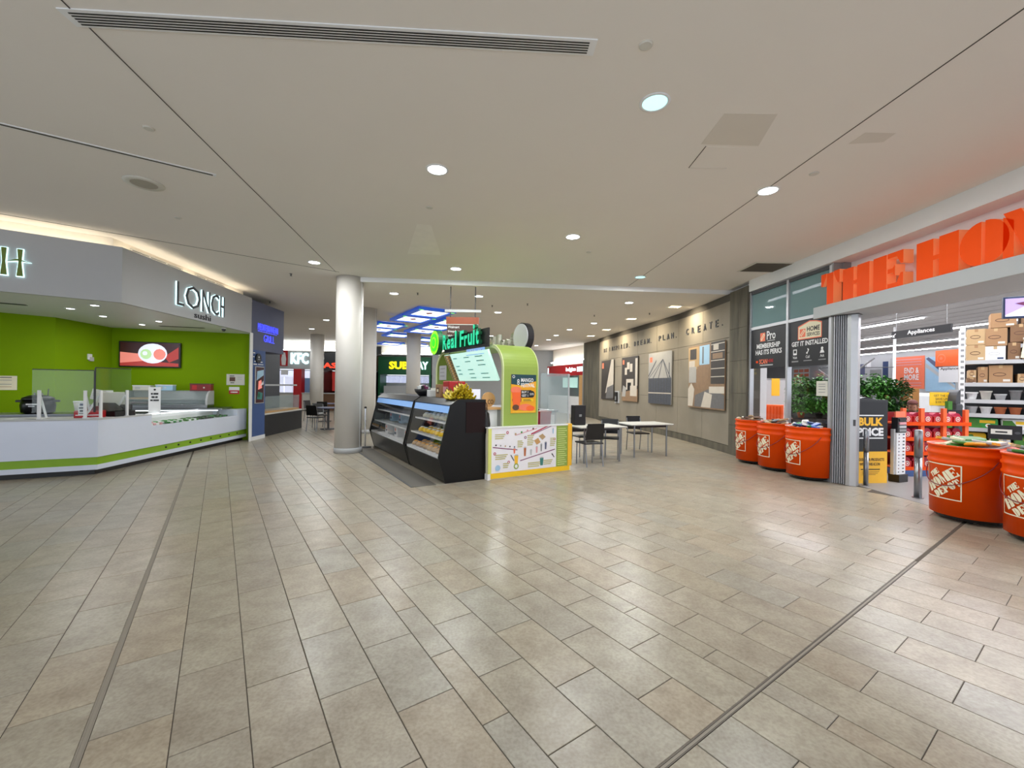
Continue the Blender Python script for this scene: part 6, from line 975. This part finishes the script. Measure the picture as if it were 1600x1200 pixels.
for k in range(7):
    x = 0.18+k*0.31; t = thing('garden_box', '%s garden product box, %s along the lowest staging shelf' % (('brown', 'white', 'black', 'tan', 'grey', 'white', 'brown')[k], ('first', 'second', 'third', 'fourth', 'fifth', 'sixth', 'seventh')[k]), 'box', (6.95+x*ca-0.35*sa, 10.4+x*sa+0.35*ca, 0.394), math.radians(-28), 'garden boxes'); bx('carton', ('brown', 'white', 'black', 'tan', 'grey', 'white', 'brown')[k], t, -0.13, 0.13, -0.12, 0.12, 0, 0.22+0.06*(k % 3), bevel=0.006); prints('print', t, (-0.1, -0.121, 0.04), (1, 0), [(0, 0, 0.2, 0.06, 'offwhite' if k % 2 == 0 else 'deep_red'), (disc(0.1, 0.12, 0.04, 12), 'leaf')])
t = thing('orange_cabinet', 'orange ribbed cabinet seen through the first window pane', 'cabinet', (7.55, 12.3, 0.004), -0.6); bx('body', 'orange_flat', t, -0.3, 0.3, 0, 0.4, 0, 1.1); 
for k in range(7): bx('rib', 'orange', t, -0.27+k*0.08, -0.24+k*0.08, -0.02, 0, 0.05, 1.06)
t = thing('grey_locker', 'tall grey locker with a yellow tag behind the orange cabinet', 'cabinet', (8.35, 13.4, 0.004), -0.6); bx('body', 'grey', t, -0.4, 0.4, 0, 0.5, 0, 1.9); bx('door', 'light_grey', t, -0.36, 0.36, -0.012, 0, 0.06, 1.84); bx('tag', 'gold', t, -0.1, 0.12, -0.02, -0.012, 1.35, 1.9)
t = thing('door_notice', 'white printed notice stuck on the store window by the gate', 'notice', (glass_pt(1.9)[0]-0.008, glass_pt(1.9)[1], 1.45), GR); bx('sheet', 'offwhite', t, 0, 0.24, 0, 0.006, 0, 0.26); prints('print', t, (0, 0, 0), (1, 0), [(0.05, z, 0.2, z+0.012, 'grey') for z in (0.06, 0.11, 0.16, 0.2)])
t = thing('folded_parasol_frame', 'grey metal frame with slanting dark arms among the plants', 'frame', (7.15, 9.35, 0.004), -0.5)
for x in (0.0, 0.12): MB().tube([(x, 0, 0), (x, 0, 1.75), (x+(-0.3 if x == 0 else 0.55), 0, 2.0 if x == 0 else 2.25)], 0.018).build('pole', 'grey', t)
MB().tube([(-0.3, 0, 2.05), (1.0, 0, 2.05)], 0.008).build('cross_wire', 'dark_grey', t); bx('foot', 'dark_grey', t, -0.15, 0.3, -0.15, 0.15, 0, 0.03)
for i, (x, y) in enumerate(((14, 14), (15, 19), (19, 24), (22, 20), (13.5, 11.8))):
    t = thing('appliance', 'white boxed appliance standing far inside the store, %s from the entrance' % ('second', 'third', 'fifth', 'fourth', 'first')[i], 'appliance', (x, y, 0.004), 0.3, 'store appliances'); bx('body', 'white', t, -0.4, 0.4, -0.35, 0.35, 0, 1.5+0.2*(i % 2), bevel=0.02); bx('door', 'light_grey', t, -0.42, -0.4, -0.3, 0.3, 0.1, 1.4); bx('handle', 'steel', t, -0.45, -0.42, 0.2, 0.24, 0.6, 1.2)
# seated shop assistant, mostly hidden behind the orange rack
def person(label, x, y, rz):
    J = {'pel': (0, 0, .55), 'w': (0, .01, .70), 'ch': (0, 0, .90), 'nk': (0, -.01, 1.07), 'hd0': (0, -.03, 1.14), 'hd1': (0, -.035, 1.22), 'hd2': (0, -.02, 1.32), 'sl': (-.18, 0, .98), 'el': (-.25, -.06, .74), 'wl': (-.16, -.28, .70), 'hl': (-.12, -.36, .70), 'sr': (.18, 0, .98), 'er': (.25, -.06, .74), 'wr': (.16, -.28, .70), 'hr': (.12, -.36, .70), 'tl': (-.1, -.04, .54), 'kl': (-.13, -.44, .54), 'al': (-.13, -.42, .1), 'fl': (-.13, -.56, .05), 'tr': (.1, -.04, .54), 'kr': (.13, -.44, .54), 'ar': (.13, -.42, .1), 'fr': (.13, -.56, .05)}
    RR = {'pel': .15, 'w': .135, 'ch': .15, 'nk': .055, 'hd0': .065, 'hd1': .08, 'hd2': .06, 'sl': .07, 'el': .048, 'wl': .034, 'hl': .03, 'sr': .07, 'er': .048, 'wr': .034, 'hr': .03, 'tl': .09, 'kl': .065, 'al': .045, 'fl': .035, 'tr': .09, 'kr': .065, 'ar': .045, 'fr': .035}
    E_ = [('pel', 'w'), ('w', 'ch'), ('ch', 'nk'), ('nk', 'hd0'), ('hd0', 'hd1'), ('hd1', 'hd2'), ('ch', 'sl'), ('sl', 'el'), ('el', 'wl'), ('wl', 'hl'), ('ch', 'sr'), ('sr', 'er'), ('er', 'wr'), ('wr', 'hr'), ('pel', 'tl'), ('tl', 'kl'), ('kl', 'al'), ('al', 'fl'), ('pel', 'tr'), ('tr', 'kr'), ('kr', 'ar'), ('ar', 'fr')]
    names = list(J); V = [J[k] for k in names]; R_ = [RR[k] for k in names]; E2 = [(names.index(a), names.index(b)) for a, b in E_]
    for sd, wv, hv in ((-1, 'wl', 'hl'), (1, 'wr', 'hr')):     # five unequal fingers from each palm
        b = names.index(hv)
        for dx, L, dz in ((-.026, .062, 0), (-.009, .072, .004), (.009, .068, .004), (.026, .054, 0), (-sd*.042, .03, .012)):
            c = V[b]; V.append((c[0]+dx*.9, c[1]-L*.5, c[2]+dz)); R_.append(.009); V.append((c[0]+dx, c[1]-L, c[2]-.016)); R_.append(.008); E2 += [(b, len(V)-2), (len(V)-2, len(V)-1)]
    me = bpy.data.meshes.new('body'); me.from_pydata(V, E2, []); o = bpy.data.objects.new('body', me); COL.objects.link(o)
    bpy.context.view_layer.objects.active = o; md = o.modifiers.new('skin', 'SKIN'); 
    for i, sv in enumerate(me.skin_vertices[0].data): sv.radius = (R_[i], R_[i]*(0.78 if i in (0, 1, 2) else 1)); sv.use_root = i == 0
    ss = o.modifiers.new('sub', 'SUBSURF'); ss.levels = 2; ss.render_levels = 2; bpy.context.view_layer.update()
    m2 = bpy.data.meshes.new_from_object(o.evaluated_get(bpy.context.evaluated_depsgraph_get())); bpy.data.objects.remove(o)
    t = thing('person', label, 'person', (x, y, 0.004), rz); b = bpy.data.objects.new('body', m2); COL.objects.link(b); b.parent = t
    m2.materials.clear()
    for k in ('skin', 'orange_flat', 'charcoal', 'black'): m2.materials.append(MATS[k])
    for p in m2.polygons:
        c = p.center; p.use_smooth = True
        p.material_index = 0 if c.z > 1.045 or (c.y < -.29 and c.z > .62 and abs(c.x) < .22) else 3 if c.z < .1 else 2 if c.z < .6 and True else 1
    MB().lathe([(.084, 1.285), (.086, 1.31), (.072, 1.35), (.03, 1.372), (.005, 1.376)], c=(0, -.022), n=20).build('cap', mat('cap_brown', '#6a3a34', 0.7), t, smooth=True); MB().prism([(-.07, -.09), (.07, -.09), (.05, -.17), (-.05, -.17)], 1.288, 1.297).build('cap_peak', 'cap_brown', t)
    MB().lathe([(.08, 1.2), (.083, 1.287)], c=(0, -.004), n=18).build('hair', 'brown', t, smooth=True)
    for s in (-1, 1): MB().lathe([(.004, 1.205), (.011, 1.212), (.004, 1.22)], c=(s*.03, -.108), n=8).build('eye', 'charcoal', t); MB().lathe([(.008, 1.17), (.016, 1.2), (.008, 1.23)], c=(s*.086, -.03), n=8).build('ear', 'skin', t, smooth=True)
    MB().ext([(-.012, -.105, 1.17), (.012, -.105, 1.17), (0, -.105, 1.215)], (0, -.022, 0)).build('nose', 'skin', t); bx('mouth', mat('lip', '#8a4a40', 0.6), t, -.025, .025, -.112, -.1, 1.14, 1.148); MB().lathe([(.03, 1.095), (.06, 1.12), (.066, 1.15)], c=(0, -.052), n=14).build('beard', 'brown', t, smooth=True)
    return t
person('seated shop assistant in a brown cap and orange top behind the rack', 8.52, 8.98, math.radians(-43))
t = thing('stool', 'black round stool under the seated shop assistant', 'stool', (8.52, 8.98, 0.004)); MB().lathe([(0.17, 0.40), (0.18, 0.42), (0.17, 0.44)], n=20).build('seat', 'black', t); MB().tube([(0, 0, 0.03), (0, 0, 0.4)], 0.03).build('pedestal', 'steel', t); MB().lathe([(0.2, 0), (0.2, 0.02), (0.04, 0.04)], n=20).build('foot', 'black', t)

# ------------------------------------------------ prints and fittings belong to the part they sit on
bpy.context.view_layer.update()
SUB = ('print', 'lettering', 'letter', 'letter_glow', 'letter_face', 'brush_letter', 'logo_print', 'picture', 'drink_print', 'photo_print', 'menu_print', 'disc_label', 'arrow', 'logo_patch', 'tape', 'handle', 'wire_handle', 'caster', 'price_rail', 'glaze', 'cap_peak', 'shelf_lip', 'stripe_stud', 'punched_slot', 'rib', 'tag', 'louvre', 'slot', 'louvre_slot', 'lens', 'header_line', 'red_diamond', 'corner_accent', 'lid_knob', 'spoon_handle', 'stem', 'sushi_piece', 'cuff', 'lock', 'latch', 'keypad', 'dial_cover', 'nose', 'eye', 'mouth', 'ear', 'beard', 'sweet', 'fruit_ring', 'fruit_core', 'disc_back')
HOST = {'handle': ('door', 'body'), 'caster': ('dolly',), 'price_rail': ('shelf',), 'shelf_lip': ('shelf',), 'stripe_stud': ('green_stripe',), 'punched_slot': ('upright',), 'tag': ('door',), 'cap_peak': ('cap',), 'lid_knob': ('lid',), 'spoon_handle': ('lid',), 'stem': ('peel',), 'sushi_piece': ('tray',), 'keypad': ('handset',), 'lock': ('lead_post',), 'sweet': ('bowl',), 'fruit_ring': ('fruit_disc',), 'fruit_core': ('fruit_disc',), 'disc_back': ('fruit_disc',), 'nose': ('body',), 'eye': ('body',), 'mouth': ('body',), 'ear': ('body',), 'beard': ('body',), 'header_line': ('header',), 'glaze': ('bun',), 'red_diamond': ('diffuser',), 'corner_accent': ('blue_frame',), 'logo_patch': ('logo_panel',), 'lens': ('trim_ring', 'trim_frame'), 'disc_label': ('carton',)}
GEN = ('sign_band', 'panel', 'sheet', 'screen', 'board', 'fascia', 'shell', 'poster_sheet', 'back_board', 'black_top', 'box', 'carton', 'pack', 'plaque', 'disc', 'card', 'body', 'frame', 'header', 'casing', 'sheet', 'trim_ring', 'fruit_disc', 'side_panel', 'tray')
stm = lambda o: o.name.split('.')[0]
for root in [o for o in list(SC.objects) if o.parent is None and o.type == 'EMPTY']:
    ch = list(root.children)
    for c in ch:
        if c.type != 'MESH' or stm(c) not in SUB: continue
        host = None
        for h in HOST.get(stm(c), GEN):
            cand = [x for x in ch if x is not c and stm(x) == h and x.type == 'MESH']
            if cand: host = min(cand, key=lambda x: abs(sum((v[2] for v in x.bound_box))/8-sum((v[2] for v in c.bound_box))/8)) if len(cand) > 1 else cand[0]; break
        if host is None or stm(host) in SUB and host.parent is not root: continue
        mw = c.matrix_world.copy(); hw = host.matrix_world.copy(); c.parent = host; c.matrix_parent_inverse = Matrix.Identity(4); c.matrix_basis = hw.inverted() @ mw
